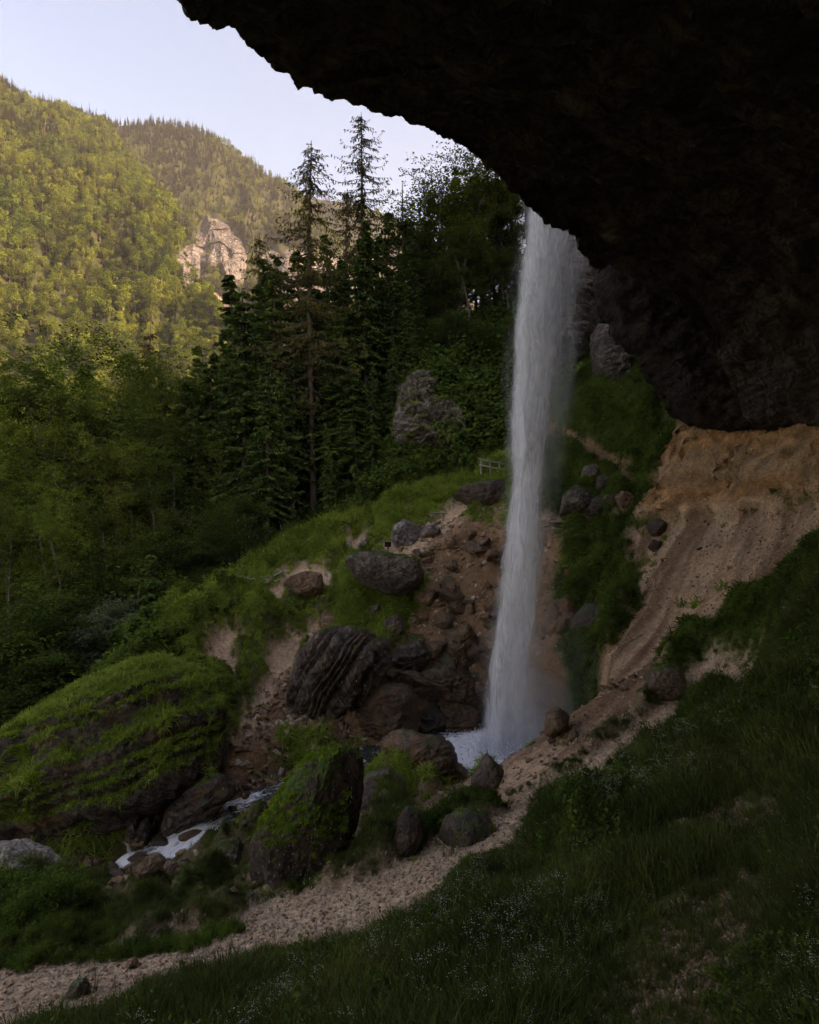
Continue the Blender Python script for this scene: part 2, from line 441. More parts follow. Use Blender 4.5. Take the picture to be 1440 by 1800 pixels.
Z['upper'] = blur(zmask('upper', 30, 45), 2) * smooth(-.1, .35, fbm(np.stack([GX, GY, GX * 0 + 5], -1) * .9, 3))
Z['gravel_right'] = blur(np.maximum.reduce([zmask('gravel_right', 2, 12), zmask('soil_patch', 2, 16), zmask('soil_patch2', 2, 16)]), 2)
STREAM = np.array([P(*t)[:2] for t in [(700,1330,27.8),(640,1336,27.3),(560,1368,26.2),(500,1385,25.5),(450,1402,24.8),(400,1422,24.3),(345,1462,23.2),(290,1497,22.6),(220,1518,22.2),(180,1560,21.9),(150,1600,21.4)]] + [(-11.6, 21.6), (-14.5, 23)])
sd = poly_dist(GX, GY, STREAM)
Z['bed'] = smooth(2.0, 1.1, sd + 0.5 * jit / 10)
Z['bankside'] = blur(zmask('bankside', 13.5, 28), 2) * smooth(-.25, .15, fbm(np.stack([GX, GY, GX * 0 + 15], -1) * .9, 3))
Z['forest'] = smooth(41, 44, GY + 2 * jit / 10) * smooth(0.5, -2.5, GX + jit / 10)
bare = np.maximum.reduce([Z['path'], Z['scree'], Z['tan'], Z['ledge'], Z['debris'], Z['upper'] * .85, Z['bed'], Z['gravel_right'], Z['bankside']])
poolm = smooth(4.2, 3.2, np.hypot((GX - 3.2) / 1.1, GY - 28.2))
bare = np.maximum(bare, poolm)
Z['grass'] = np.clip(1 - bare, 0, 1) * (1 - Z['forest'])
# lumps: rubble is rough, grass is hummocky, paths are trodden smooth
q = np.stack([GX, GY, GX * 0], -1)
q3 = np.stack([GX, GY, GZ], -1)
rub = np.clip(Z['debris'] + .5 * Z['upper'] + 0.5 * Z['bed'] + .3 * Z['bankside'], 0, 1)
amp_far = smooth(6, 20, GY)
GZ = GZ + rub * (0.42 * ridged(q3 * 0.75, 4) + 0.12 * fbm(q3 * 3.1, 2)) \
     + Z['scree'] * (0.10 * fbm(q3 * 0.8, 3) + 0.05 * fbm(q3 * 4, 2)) + Z['tan'] * (0.35 * ridged(q3 * 0.6 + 3, 4)) \
     + Z['grass'] * ((.12 + 1.7 * amp_far * smooth(44, 40, GY)) * np.abs(noise3(q * .5 + 9 + .35 * noise3(q * .9)[..., None])) ** .8 + .10 * amp_far * np.abs(noise3(q * 1.3 + 4)) + .06 * fbm(q * 1.9, 2)) + Z['path'] * .03 * fbm(q * 3, 2) \
     + Z['forest'] * .5 * fbm(q * .4, 3)
# gullies that run down the scree
gul = fbm(np.stack([(GX * .6 - GY * .8) * 1.1 + .5 * fbm(q * .35, 2), (GX * .8 + GY * .6) * .13, GX * 0 + 2], -1), 3)
GZ += Z['scree'] * .38 * gul
# channel for the stream
GZ -= 0.35 * smooth(1.2, 0.3, sd)
# the sheet dips under the valley floor at its outer edges
dip = np.maximum.reduce([smooth(-34, -44, GX), smooth(66, 75, GY) * smooth(10, -4, GX)])
GZ = GZ * (1 - dip) + dip * np.minimum(GZ, -30)
def ground_z(x, y):
    fx = np.clip((np.asarray(x, float) - X0) / DX, 0, len(gx) - 1.001); fy = np.clip((np.asarray(y, float) - Y0) / DX, 0, len(gy) - 1.001)
    i = fx.astype(int); j = fy.astype(int); u = fx - i; v = fy - j
    return GZ[i, j] * (1 - u) * (1 - v) + GZ[i + 1, j] * u * (1 - v) + GZ[i, j + 1] * (1 - u) * v + GZ[i + 1, j + 1] * u * v
def zone_at(nm, x, y):
    a = Z[nm] if isinstance(nm, str) else nm
    i = np.clip(np.round((x - X0) / DX).astype(int), 0, len(gx) - 1); j = np.clip(np.round((y - Y0) / DX).astype(int), 0, len(gy) - 1)
    return a[i, j]
cols = {'path': (.46, .335, .23), 'scree': (.40, .27, .18), 'tan': (.28, .18, .10), 'ledge': (.42, .31, .21), 'debris': (.22, .135, .075), 'upper': (.25, .16, .10),
        'bed': (.13, .080, .045), 'bankside': (.15, .10, .06), 'gravel_right': (.13, .105, .08), 'forest': (.05, .036, .02)}
ALB = np.broadcast_to(np.array([.050, .066, .016]), GX.shape + (3,)).copy()
for k in ('forest', 'bankside', 'bed', 'debris', 'upper', 'scree', 'tan', 'gravel_right', 'path', 'ledge'):
    w = np.clip(Z[k], 0, 1)[..., None]; ALB = ALB * (1 - w) + np.array(cols[k]) * w
# streaks of darker earth washed down the scree, ochre bands in the wall
st = smooth(-.15, .22, gul)[..., None] * Z['scree'][..., None]
ALB = ALB * (1 - .85 * st) + np.array([.135, .076, .044]) * .85 * st
oc = (smooth(-.2, .5, np.sin(GZ * 2.2 + 2.5 * fbm(q3 * .7, 3))) * Z['tan'])[..., None]
ALB = ALB * (1 - .6 * oc) + np.array([.36, .185, .075]) * .6 * oc
tv = (1.05 + 1.0 * fbm(q3 * np.array([1.3, 1.3, 3.2]) + 2, 5))[..., None]; pk = smooth(.28, .5, fbm(q3 * np.array([.9, .9, 1.6]) + 12, 3))[..., None]  # random tone, plus dark pockets painted in for missing shading contrast
tw = Z['tan'][..., None]; ALB = ALB * (1 - tw) + ALB * tw * tv * (1 - .6 * pk)
ALB = np.clip(ALB, .005, .6)
def ground_mat():
    m, nt, out = new_mat("ground_earth"); n = N(nt)
    pos = n("NewGeometry").outputs['Position']
    at = n("Attribute", attribute_name='albedo').outputs['Color']
    big = n.noise(pos, 0.7, 5, 0.65); mid = n.noise(pos, 5, 6, 0.7); fine = n.noise(pos, 30, 4, 0.7)
    vo = n("TexVoronoi", {'Vector': pos, 'Scale': 9.0, 'Randomness': 1.0}); peb = vo.outputs['Distance']
    vo2 = n("TexVoronoi", {'Vector': pos, 'Scale': 22.0, 'Randomness': 1.0})
    c = n.mix(0.85, at, n.ramp(big, [(0.25, (.65, .62, .6)), (0.5, (1.15, 1.13, 1.1)), (.75, (1.5, 1.43, 1.35))]), 'MULTIPLY')
    c = n.mix(0.8, c, n.ramp(mid, [(0.3, (.6, .58, .56)), (0.65, (1.4, 1.37, 1.35))]), 'MULTIPLY')
    c = n.mix(0.55, c, n.ramp(vo2.outputs['Color'], [(0.1, (.55, .53, .52)), (0.9, (1.4, 1.38, 1.35))]), 'MULTIPLY')
    h = n.math('ADD', n.math('MULTIPLY', mid, .5), n.math('ADD', n.math('MULTIPLY', peb, -.35), n.math('MULTIPLY', vo2.outputs['Distance'], -.2)))
    h = n.math('ADD', h, n.math('MULTIPLY', fine, .15))
    b = n("BsdfPrincipled", {'Base Color': c, 'Roughness': 0.92, 'Specular IOR Level': .2, 'Normal': n.bump(h, .9, .12)})
    nt.links.new(b.outputs[0], out.inputs[0]); return m
M_GROUND = ground_mat()
gv = np.stack([GX, GY, GZ], -1)
# the earth wall is eroded into ribs, pockets and an undercut; the debris is knobbly
GNX = -np.gradient(GZ, DX, axis=0); GNY = -np.gradient(GZ, DX, axis=1); gl_ = np.sqrt(GNX ** 2 + GNY ** 2 + .3)
er = Z['tan'] * (.9 * ridged(gv * np.array([.5, .5, .9]) + 3, 4) + .55 * ridged(gv * np.array([1.5, 1.5, 1.1]), 4) - .55 * np.exp(-((GZ - .9 - .25 * fbm(gv * .4, 2)) / .35) ** 2)) + rub * .3 * ridged(gv * 1.3 + 5, 3)
EROX = GNX / gl_ * er; EROY = GNY / gl_ * er
gv[..., 0] += EROX; gv[..., 1] += EROY
gv = gv.reshape(-1, 3)
ground = link("ground", mesh_np("ground", gv, grid_faces(len(gx), len(gy)), M_GROUND, True, {'albedo': ALB.reshape(-1, 3)}))
tag(ground, kind='structure')
GNX = -np.gradient(GZ, DX, axis=0); GNY = -np.gradient(GZ, DX, axis=1)

def snap(px, py, lift=0.0):
    """distance at which a bearing meets the ground"""
    Yv = np.arange(3, 74, .04); x = (px - 720) / F * Yv; z = (900 - py) / F * Yv; g = ground_z(x, Yv) + lift; k = np.argmax(z <= g)
    return float(Yv[k])
# ------------------------------------------------------------------ rock walls: the overhang, the massif above it, cliffs
def resample(pts, n, closed=False, smooth_it=True):
    pts = np.asarray(pts, float)
    if closed: pts = np.vstack([pts, pts[:1]])
    L = np.concatenate([[0], np.cumsum(np.linalg.norm(np.diff(pts, axis=0), axis=1))])
    t = np.linspace(0, L[-1], n, endpoint=not closed)
    return np.stack([np.interp(t, L, pts[:, k]) for k in range(pts.shape[1])], -1)
def smooth_line(p, k=2, closed=False):
    for _ in range(k):
        if closed: p = (np.roll(p, 1, 0) + 2 * p + np.roll(p, -1, 0)) / 4
        else:
            r = p.copy(); r[1:-1] = (p[:-2] + 2 * p[1:-1] + p[2:]) / 4; p = r
    return p
def loft(rows, nu, nv, pw=None):
    """rows: list of (k,3) curves -> (nu,nv,3) grid, smooth across the rows"""
    R = np.stack([smooth_line(resample_n(r, nu), 2) for r in rows], 1)
    t = np.linspace(0, len(rows) - 1, nv); i = np.clip(t.astype(int), 0, len(rows) - 2); f = t - i
    p0 = R[:, np.maximum(i - 1, 0)]; p1 = R[:, i]; p2 = R[:, i + 1]; p3 = R[:, np.minimum(i + 2, len(rows) - 1)]
    f = f[None, :, None]
    return 0.5 * (2 * p1 + (p2 - p0) * f + (2 * p0 - 5 * p1 + 4 * p2 - p3) * f ** 2 + (3 * p1 - p0 - 3 * p2 + p3) * f ** 3)
def resample_n(pts, n):
    pts = np.asarray(pts, float); t = np.linspace(0, len(pts) - 1, n); k = np.arange(len(pts))
    return np.stack([np.interp(t, k, pts[:, j]) for j in range(3)], -1)
def grid_normals(G):
    du = np.gradient(G, axis=0); dv = np.gradient(G, axis=1); n = np.cross(du, dv)
    return n / (np.linalg.norm(n, axis=-1, keepdims=True) + 1e-9)

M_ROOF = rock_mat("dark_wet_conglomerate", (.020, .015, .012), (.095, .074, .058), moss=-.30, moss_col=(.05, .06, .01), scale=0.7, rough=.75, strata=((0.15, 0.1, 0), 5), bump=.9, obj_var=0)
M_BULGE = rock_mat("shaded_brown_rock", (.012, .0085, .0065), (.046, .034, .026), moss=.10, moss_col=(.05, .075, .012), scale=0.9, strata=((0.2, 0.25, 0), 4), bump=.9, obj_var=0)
LIP = [(-14, -24, 8.5), (-11, -10, 8.5), (-9, -2, 8.6), (-7.2, 4, 8.7), (-5.7, 9, 8.8)] + [tuple(P(*t)) for t in [
    (285,-2,12),(330,33,12.8),(372,58,13.5),(405,68,14),(430,95,14.5),(470,130,15.3),(500,145,15.8),(520,166,16.1),(558,170,16.7),(600,188,17.3),(640,205,17.8),(690,222,18.4),(735,240,19),(775,256,19.6),
    (830,290,20.5),(862,312,21.1),(890,340,21.7),(915,365,22.3),(940,388,22.9),(962,404,23.4),(985,404,23.9),(1004,420,24.3),(1016,450,25.2),(1045,490,27.5)]]
BACK = [(0, -24, 0), (3, -14, 0), (8, -8, .5), (14, -2, 1), (18, 4, 1.8), (19.5, 8, 2.2), (20, 10, 2.5), (20, 11, 2.6), (20, 12, 2.8), (20, 13, 2.8), (20, 14.5, 3), (20, 15, 3), (20, 16, 3), (20, 17, 3), (19.8, 18, 3),
        (19.5, 19, 3), (19.2, 20, 3), (19, 21, 3), (18.5, 22, 3), (18, 23, 3), (17.8, 24, 3), (17.5, 24.5, 3.1), (17.2, 25, 3.1), (17, 25.5, 3.1), (16.8, 26, 3.1), (16.6, 26.5, 3.1)] + [tuple(P(1440, 764, 27.3)), tuple(P(1380, 762, 28.5)), tuple(P(1300, 755, 30))]
def build_roof():
    nu = 520
    lip = resample_n(LIP, nu); back = resample_n(BACK, nu)
    d = back - lip; out = -d.copy(); out[:, 2] = 0; out /= np.linalg.norm(out, axis=1)[:, None]
    rows = [lip + out * 0.6 + [0, 0, 9], lip + out * .5 + [0, 0, 3.2], lip + out * .25 + [0, 0, 1.0], lip]
    for v, a in ((.06, .25), (.14, .7), (.26, 1.3), (.4, 1.8), (.55, 2.1), (.7, 1.9), (.85, 1.2), (1, 0)):
        rows.append(lip + d * v + np.array([0, 0, 1.0]) * a)
    rows.append(back + d * .12 + [0, 0, .15]); rows.append(back + d * .45 + [0, 0, .9])
    R = np.stack(rows, 1); nv = 110
    # more rows near the lip
    t = np.linspace(0, 1, nv); t = (len(rows) - 1) * (0.55 * t + 0.45 * t ** 1.6)
    i = np.clip(t.astype(int), 0, len(rows) - 2); f = (t - i)[None, :, None]
    G = R[:, i] * (1 - f) + R[:, i + 1] * f
    nrm = grid_normals(G)
    w = np.clip((t - 1.5) / 1.0, 0.15, 1)[None, :]
    n1 = ridged(G * .35, 4); n2 = fbm(G * 1.6 + 5, 4); n3 = ridged(G * np.array([1.0, 1.0, 3.0]) * 1.1 + 3, 3)
    lipw = np.exp(-((t - 3.0) / .8) ** 2)[None, :]
    disp = (.75 * n1 * (1 - .75 * lipw) + .22 * n2 + .22 * n3) * w
    G = G + nrm * disp[..., None] * -1.0
    G[..., 2] += lipw * (.20 * fbm(G * np.array([1.1, 1.1, .3]) + 11, 5) - .16 * np.clip(fbm(G * np.array([.55, .55, .2]) + 31, 3) * 2, 0, 1) * ridged(G * np.array([3.1, 3.1, .6]), 2))
    return G
RG = build_roof()
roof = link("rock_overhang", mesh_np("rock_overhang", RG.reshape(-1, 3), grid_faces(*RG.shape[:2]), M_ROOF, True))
tag(roof, "huge dark rock overhang arching over the upper right of the view", "rock overhang")

# the mountainside the falls drop from: rises out of sight above the overhang, its unseen slopes shaped to keep the gorge in shade
EDGE = [(-40, -300), (-22, -120), (-14, -40), (-11, -10), (-7.0, 4), (-4.0, 12), (-2.4, 16), (1, 19.5), (4, 22.5), (6.4, 24.5), (10.0, 27), (14.5, 30), (16.0, 35), (15.5, 39), (12.5, 42), (10.6, 44.5), (12.2, 48), (16, 58), (24, 74), (44, 120), (90, 200), (160, 320)]
def build_massif():
    e = smooth_line(resample_n([(x, y, 0) for x, y in EDGE], 240), 3)
    tn = np.gradient(e, axis=0); tn /= np.linalg.norm(tn, axis=1)[:, None]
    inw = np.stack([tn[:, 1], -tn[:, 0], tn[:, 0] * 0], -1)
    zlow = np.where(e[:, 1] > 36, ground_z(np.clip(e[:, 0], X0, X1), np.clip(e[:, 1], Y0, Y1)) - 2, 7.0)
    zlow = np.where(e[:, 1] > 36, smooth(36, 38, e[:, 1]) * (zlow - 7.0) + 7.0, np.interp(e[:, 1], [24, 29], [12.5, 7.0]))
    rows = [np.c_[e[:, :2], zlow] - 0, np.c_[e[:, :2], np.maximum(zlow + 1, 17)]]
    far_ = smooth(33, 39, e[:, 1])
    for dd, z, z2 in ((2, 19, 30), (8, 23, 42), (25, 35, 55), (70, 60, 78), (160, 108, 118), (320, 195, 195), (600, 345, 345)):
        rows.append(np.c_[(e + inw * dd)[:, :2], z + (z2 - z) * far_])
    R = np.stack(rows, 1); nv = 60; t = np.linspace(0, len(rows) - 1, nv); i = np.clip(t.astype(int), 0, len(rows) - 2); f = (t - i)[None, :, None]
    G = R[:, i] * (1 - f) + R[:, i + 1] * f
    s = smooth(0, 6, t)[None, :]
    G[..., 0] += (.8 + 5 * s) * fbm(G * .12, 3) * smooth(.3, 1.2, t)[None]; G[..., 2] += (1 + 6 * s) * fbm(G * .05 + 4, 4) * smooth(1.2, 3, t)[None]
    return G
MG = build_massif()
M_CLIFF = rock_mat("grey_layered_cliff", (.07, .06, .055), (.25, .225, .20), moss=.15, scale=0.8, strata=((0.1, 0.08, 0), 5), bump=.9, obj_var=.1)
massif = link("mountainside", mesh_np("mountainside", MG.reshape(-1, 3), grid_faces(*MG.shape[:2]), M_CLIFF, True))
tag(massif, kind='structure')

def rock_outline(name, outline, Y, thick, lean=0.0, mat=None, ns=20, nth=84, rough=.12, big=.35, freq=1.0, strata=None, back=1.0, power=2.4, jag=.5, sink=0.0, yaw=0.0, facets=7):
    """a solid rock: the outline gives its height and width at distance Y, thick its depth front to back.
    strata=(angle, spacing, depth): bedding grooves across the face"""
    o = np.array([P(px, py, Y) for px, py in outline])[:, [0, 2]]
    c = o.mean(0); size = np.ptp(o, axis=0).mean()
    ring = smooth_line(resample(o, nth, True), 1, True)
    s = np.linspace(0, 1, ns) ** .75
    prof = (1 - s ** power) ** (1 / 2.0)
    shells = []
    for sgn, th in ((-1, thick), (1, thick * back)):
        ss = s if sgn < 0 else s[::-1][1:]
        pp = prof if sgn < 0 else prof[::-1][1:]
        x = c[0] + ss[:, None] * (ring[None, :, 0] - c[0]); z = c[1] + ss[:, None] * (ring[None, :, 1] - c[1])
        y = Y + lean * (z - c[1]) + yaw * (x - c[0]) + sgn * th * pp[:, None] + 0 * x
        shells.append(np.stack([x, y, z], -1))
    G = np.concatenate(shells, 0)                       # (2ns-1, nth, 3)
    nrm = -grid_normals(G)
    ctr = np.array([c[0], Y, c[1]])
    flip = np.sign(((G - ctr) * nrm).sum(-1, keepdims=True)); flip[flip == 0] = 1
    nrm = nrm * flip
    k = freq / size * 3.2
    dsp = big * size * .16 * (ridged(G * k * .55 + Y, 3) ) + rough * size * .25 * fbm(G * k * 1.9 + 3, 4) + jag * size * .05 * ridged(G * k * 3.1 + 7, 3)
    if strata is not None:
        ang, sp, dep = strata
        u = -math.sin(ang) * G[..., 0] + math.cos(ang) * G[..., 2] + .25 * G[..., 1]
        u = u / sp + .9 * fbm(G * k * .8 + 21, 3)
        u = u + .45 * np.sin(u * 1.7 + 1.0) + .3 * np.sin(u * .61)
        w = u - np.floor(u)
        hsh = noise3(np.stack([np.floor(u) * 7.13, np.floor(u) * 0 + .5, G[..., 0] * .5 / sp * .15], -1))
        dsp = dsp + dep * (smooth(0, .7, w) * smooth(1, .93, w) - .6 + .9 * hsh) * (.45 + 1.1 * np.clip(.5 + fbm(G * k * .5 + 33, 2), 0, 1)) + dep * .35 * fbm(G * k * np.array([2.5, 2.5, 2.5]), 4)
    edge = np.concatenate([s, s[::-1][1:]])[:, None]
    rf = np.random.default_rng(int(abs(Y * 977 + outline[0][0] * 13)))
    for _ in range(facets):
        pn = np.array([rf.normal(0, .75), -1.0, rf.normal(.25, .7)]); pn /= np.linalg.norm(pn)
        t = ((G - ctr) * pn).sum(-1); hcut = t.max() * rf.uniform(.62, .92)
        over = np.clip(t - hcut, 0, None); G = G - pn * (over * .88)[..., None]
    dsp = dsp * (1 - .55 * smooth(.8, 1, edge))
    G = G + nrm * dsp[..., None]
    G[..., 2] -= sink
    # centre points collapse
    G[0] = G[0].mean(0); G[-1] = G[-1].mean(0)
    A = G.reshape(-1, 3)
    f = grid_faces(G.shape[0], nth)
    i = np.arange(G.shape[0] - 1) * nth
    f2 = np.stack([i + nth - 1, i + 2 * nth - 1, i + nth, i], -1)
    base = np.array([ctr[0], Y, A[:, 2].min()])
    F4 = np.vstack([f, f2]); e1 = A[F4[:, 2]] - A[F4[:, 0]]; e2 = A[F4[:, 3]] - A[F4[:, 1]]
    if (np.cross(e1, e2) * (A[F4].mean(1) - ctr)).sum() < 0: F4 = F4[:, ::-1]
    me = mesh_np(name, A - base, F4, mat, True)
    ob = link(name, me, loc=base)
    return ob

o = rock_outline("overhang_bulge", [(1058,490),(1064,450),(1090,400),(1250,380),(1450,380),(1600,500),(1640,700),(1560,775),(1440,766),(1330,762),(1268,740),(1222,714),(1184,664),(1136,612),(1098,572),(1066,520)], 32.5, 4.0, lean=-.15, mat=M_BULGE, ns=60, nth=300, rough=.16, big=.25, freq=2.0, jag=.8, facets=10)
tag(o, "brown mossy rock bulge hanging below the dark overhang above the tan bank", "rock face")
o = rock_outline("layered_cliff", [(925,330),(1055,330),(1048,480),(1042,560),(1036,630),(1010,668),(985,660),(960,640),(940,560)], 42.6, 1.6, mat=M_CLIFF, ns=30, nth=140, strata=(.05, .7, .10), freq=1.4)
tag(o, "grey layered cliff face behind the top of the waterfall", "cliff")
M_CLIFF2 = rock_mat("mossy_grey_cliff", (.06, .05, .045), (.22, .19, .165), moss=.2, scale=1.0, strata=((.1, .3, 0), 4), bump=.9, obj_var=.1)
o = rock_outline("rock_step", [(1040,590),(1060,560),(1092,565),(1120,600),(1112,650),(1100,690),(1065,700),(1046,660)], 41.2, 1.2, mat=M_CLIFF2, ns=24, nth=90, strata=(-.1, .5, .07))
tag(o, "short grey rock step above the green slope right of the waterfall", "cliff")
# ------------------------------------------------------------------ mountains across the valley
M_FLOOR = plain_mat("forest_floor", (.022, .030, .008), (.050, .052, .018), scale=.05, rough=.95, bump=.3)
def mountain(name, crest, base, lift, nu, nv, amp, freq, seed):
    c = np.array([P(*t) for t in crest]); b = np.array([P(*t) for t in base])
    c = smooth_line(resample_n(c, nu), 2); b = smooth_line(resample_n(b, nu), 2)
    backrow = c + np.array([.15, 1.0, -.9]) * 140
    v = np.linspace(0, 1, nv)[None, :, None]
    G = c[:, None] * (1 - v) + b[:, None] * v
    G[..., 2] += lift * np.sin(np.pi * v[..., 0]) ** 1.0
    w = np.sin(np.pi * np.clip(v[..., 0], 0, 1)) ** .6
    G[..., 2] += amp * w * fbm(G * freq + seed, 5)
    # ribs and gullies running down the fall line
    uu = np.linspace(0, 1, nu)[:, None] + 0 * v[..., 0]
    rib = ridged(np.stack([uu * 9 + .6 * fbm(G * freq + seed + 3, 3), v[..., 0] * 1.3 + 0 * uu, uu * 0 + seed], -1), 3)
    G[..., 2] += amp * .75 * w * rib
    skirt = G[:, -1:] + np.array([0, -60.0, -90.0])
    G = np.concatenate([backrow[:, None], G, skirt], 1)
    me = mesh_np(name, G.reshape(-1, 3), grid_faces(nu, nv + 2), M_FLOOR, True)
    o = link(name, me); tag(o, kind='structure')
    return G[:, 1:-1], o
H1, _ = mountain("mountain", [(-260,-30,760),(-100,75,800),(0,148,820),(60,193,830),(130,210,850),(190,225,830),(240,305,720),(290,352,640),(322,410,580),(340,490,520),(375,570,460),(425,660,420)],
    [(-900,1000,200),(-600,1000,220),(-450,1000,230),(-350,1000,240),(-250,990,250),(-150,980,270),(-20,970,290),(80,960,310),(170,950,330),(250,930,350),(330,900,370),(425,860,390)], 22, 150, 150, 34, .006, 1.0)
H2, _ = mountain("mountain_ridge", [(40,250,1180),(150,232,1140),(200,221,1100),(270,219,1100),(320,224,1100),(380,243,1100),(420,272,1085),(470,308,1060),(510,332,1045),(545,362,1020),(600,440,980),(680,530,940),(760,610,900)],
    [(0,950,620),(100,950,610),(180,950,600),(250,950,590),(310,950,580),(370,950,570),(430,950,570),(490,950,570),(550,950,570),(600,950,575),(670,950,580),(740,950,580),(820,950,580)], 30, 150, 130, 45, .0045, 4.0)
H3, _ = mountain("far_mountain_ridge", [(380,345,1640),(450,340,1600),(510,343,1560),(560,350,1540),(620,358,1500),(690,380,1480),(735,440,1430),(800,520,1380),(900,560,1320)],
    [(380,900,1150),(450,900,1150),(510,900,1120),(560,900,1100),(620,900,1100),(690,900,1100),(735,900,1100),(800,900,1100),(900,900,1100)], 40, 90, 70, 60, .003, 8.0)
# valley floor out to the horizon
vx = np.linspace(-1900, 1900, 60); vy = np.linspace(-1200, 2100, 60)
VX, VY = np.meshgrid(vx, vy, indexing='ij')
vz = -40 + 6 * fbm(np.stack([VX, VY, VX * 0], -1) * .004, 3)
vf = link("valley_floor", mesh_np("valley_floor", np.stack([VX, VY, vz], -1).reshape(-1, 3), grid_faces(60, 60), M_FLOOR, True)); tag(vf, kind='structure')

M_FARCLIFF = rock_mat("pale_limestone_cliff", (.085, .08, .078), (.25, .24, .235), moss=.0, scale=.04, strata=((1.5, .2, 0), .08), bump=1.0, obj_var=.05, moss_col=(.06, .07, .02))
far = [("limestone_cliff", [(336,420),(352,395),(362,372),(380,376),(400,388),(425,418),(440,450),(436,495),(418,520),(402,500),(388,472),(366,478),(345,460)], 1040, 16, "pale limestone cliff glowing on the far slope left of the larches"),
       ("limestone_cliff", [(308,455),(322,430),(342,428),(352,450),(352,490),(340,520),(322,505),(312,485)], 566, 8, "small broken limestone outcrop at the end of the near mountain spur"),
       ("limestone_cliff", [(448,450),(500,432),(560,445),(610,452),(680,436),(742,455),(740,545),(640,570),(520,570),(462,530)], 1010, 14, "long pale limestone wall seen between the larch trunks")]
def surf_depth(H, px, py):
    """depth of a mountain surface along a bearing"""
    hx, hy = proj(H[..., 0], H[..., 1], H[..., 2]); hx = hx.ravel(); hy = hy.ravel(); D = H[..., 1].ravel(); out = np.empty(len(px))
    for i in range(len(px)):
        d = (hx - px[i]) ** 2 + (hy - py[i]) ** 2; k = np.argpartition(d, 4)[:4]; out[i] = np.average(D[k], weights=1 / (d[k] + 1))
    return out
def far_cliff(nm, ol, H, th, lb, mat, rough=1.0):
    ol = np.array(ol, float); c = ol.mean(0); ring = smooth_line(resample(ol, 160, True), 1, True)
    s = np.linspace(0, 1, 46)[:, None, None]; q = c + s * (ring[None] - c)
    sub = (slice(None, None, 5), slice(None, None, 8)); qs = q[sub]
    ds = surf_depth(H, qs[..., 0].ravel(), qs[..., 1].ravel()).reshape(qs.shape[:2])
    D = np.empty(q.shape[:2]); tmp = np.stack([np.interp(np.arange(46), np.arange(46)[::5], ds[:, j]) for j in range(ds.shape[1])], 1)
    D = np.stack([np.interp(np.arange(160), np.r_[np.arange(160)[::8], 160], np.r_[tmp[i], tmp[i, :1]]) for i in range(46)], 0)
    for _ in range(6): D = (np.roll(D, 1, 1) + D * 2 + np.roll(D, -1, 1)) / 4; D[1:-1] = (D[:-2] + 2 * D[1:-1] + D[2:]) / 4
    e = 1 - s[..., 0] ** 5
    G = np.stack([(q[..., 0] - 720) / F * D, D, (900 - q[..., 1]) / F * D], -1)
    k = 1.0 / 24.0
    rel = ridged(np.stack([G[..., 0] * k, G[..., 2] * k * .3, 0 * D + th], -1), 4) + .6 * fbm(np.stack([G[..., 0] * k * 2.6, G[..., 2] * k * 1.3, 0 * D], -1), 4)
    step = np.floor(G[..., 2] * k * .6 + 1.2 * fbm(G * k * .5, 2)) - G[..., 2] * k * .6
    push = th * e * (.75 + rough * (.45 * rel + .35 * step)) - (1 - e) * th * .5
    G = G * (1 - push / D)[..., None]
    G[0] = G[0].mean(0); c3 = G.reshape(-1, 3).mean(0)
    f = grid_faces(46, 160); i = np.arange(45) * 160
    f = np.vstack([f, np.stack([i + 159, i + 319, i + 160, i], -1)])
    bk = G[-1] * (1 + th * 1.2 / 1000); n0 = G.size // 3
    V = np.vstack([G.reshape(-1, 3), bk, bk.mean(0)[None]]); j = np.arange(160); last = 45 * 160
    f = np.vstack([f, np.stack([last + j, n0 + j, n0 + (j + 1) % 160, last + (j + 1) % 160], -1)])
    t3 = np.stack([n0 + j, np.full(160, n0 + 160), n0 + (j + 1) % 160], -1)
    return link(nm, mesh_np(nm, V - c3, [f, t3], mat, False), loc=c3)
for nm, ol, Y, th, lb in far: tag(far_cliff(nm, ol, H1 if Y < 700 else H2, th, lb, M_FARCLIFF), lb, "cliff", "limestone cliffs across the valley")
M_SCREE = plain_mat("pink_scree", (.27, .185, .13), (.36, .26, .19), scale=.03, stretch=(3, 3, .5))
SCREE_OL = [(372,505),(392,520),(412,550),(430,590),(430,640),(400,640),(385,600),(372,560)]
o = far_cliff("scree_chute", SCREE_OL, H2, 7, "", M_SCREE, .25); tag(o, kind='structure')

# ---- far forest
def proto_broad(name, seed, mat, n=620, h=17., w=11., leaf=1.0):
    r = np.random.default_rng(seed); g = Geo()
    lobes = [(r.normal(0, w * .19, 2), r.uniform(.42, .86) * h, r.uniform(.18, .30) * w) for _ in range(9)] + [(np.zeros(2), .55 * h, .36 * w), (np.zeros(2), .85 * h, .2 * w)]
    for k in range(n):
        (lx, ly), lz, lr = lobes[r.integers(len(lobes))]
        d = r.normal(size=3); d /= np.linalg.norm(d); d[2] = d[2] * .8 + .15
        p = np.array([lx, ly, lz]) + d * lr * r.uniform(.75, 1.08)
        nrm = d + r.normal(0, .28, 3); nrm /= np.linalg.norm(nrm)
        a = np.cross(nrm, r.normal(size=3)); a /= np.linalg.norm(a); b = np.cross(nrm, a)
        s = leaf * r.uniform(.5, 1.1)
        q = [p + a * s * .6, p + b * s * .42, p - a * s * .6, p - b * s * .42]
        sh = r.uniform(.75, 1.25)
        g.add(q, [[0, 1, 2, 3]], (sh, sh, sh))
    gt = Geo(); tube(gt, [(0, 0, -2), (.1, 0, h * .5), (0, .1, h * .8)], [.28, .2, .06], 4, False)
    g.add(np.concatenate(gt.v), np.concatenate(gt.f[4]), (2.2, 1.5, 3.0))
    return g.mesh(name, mat)
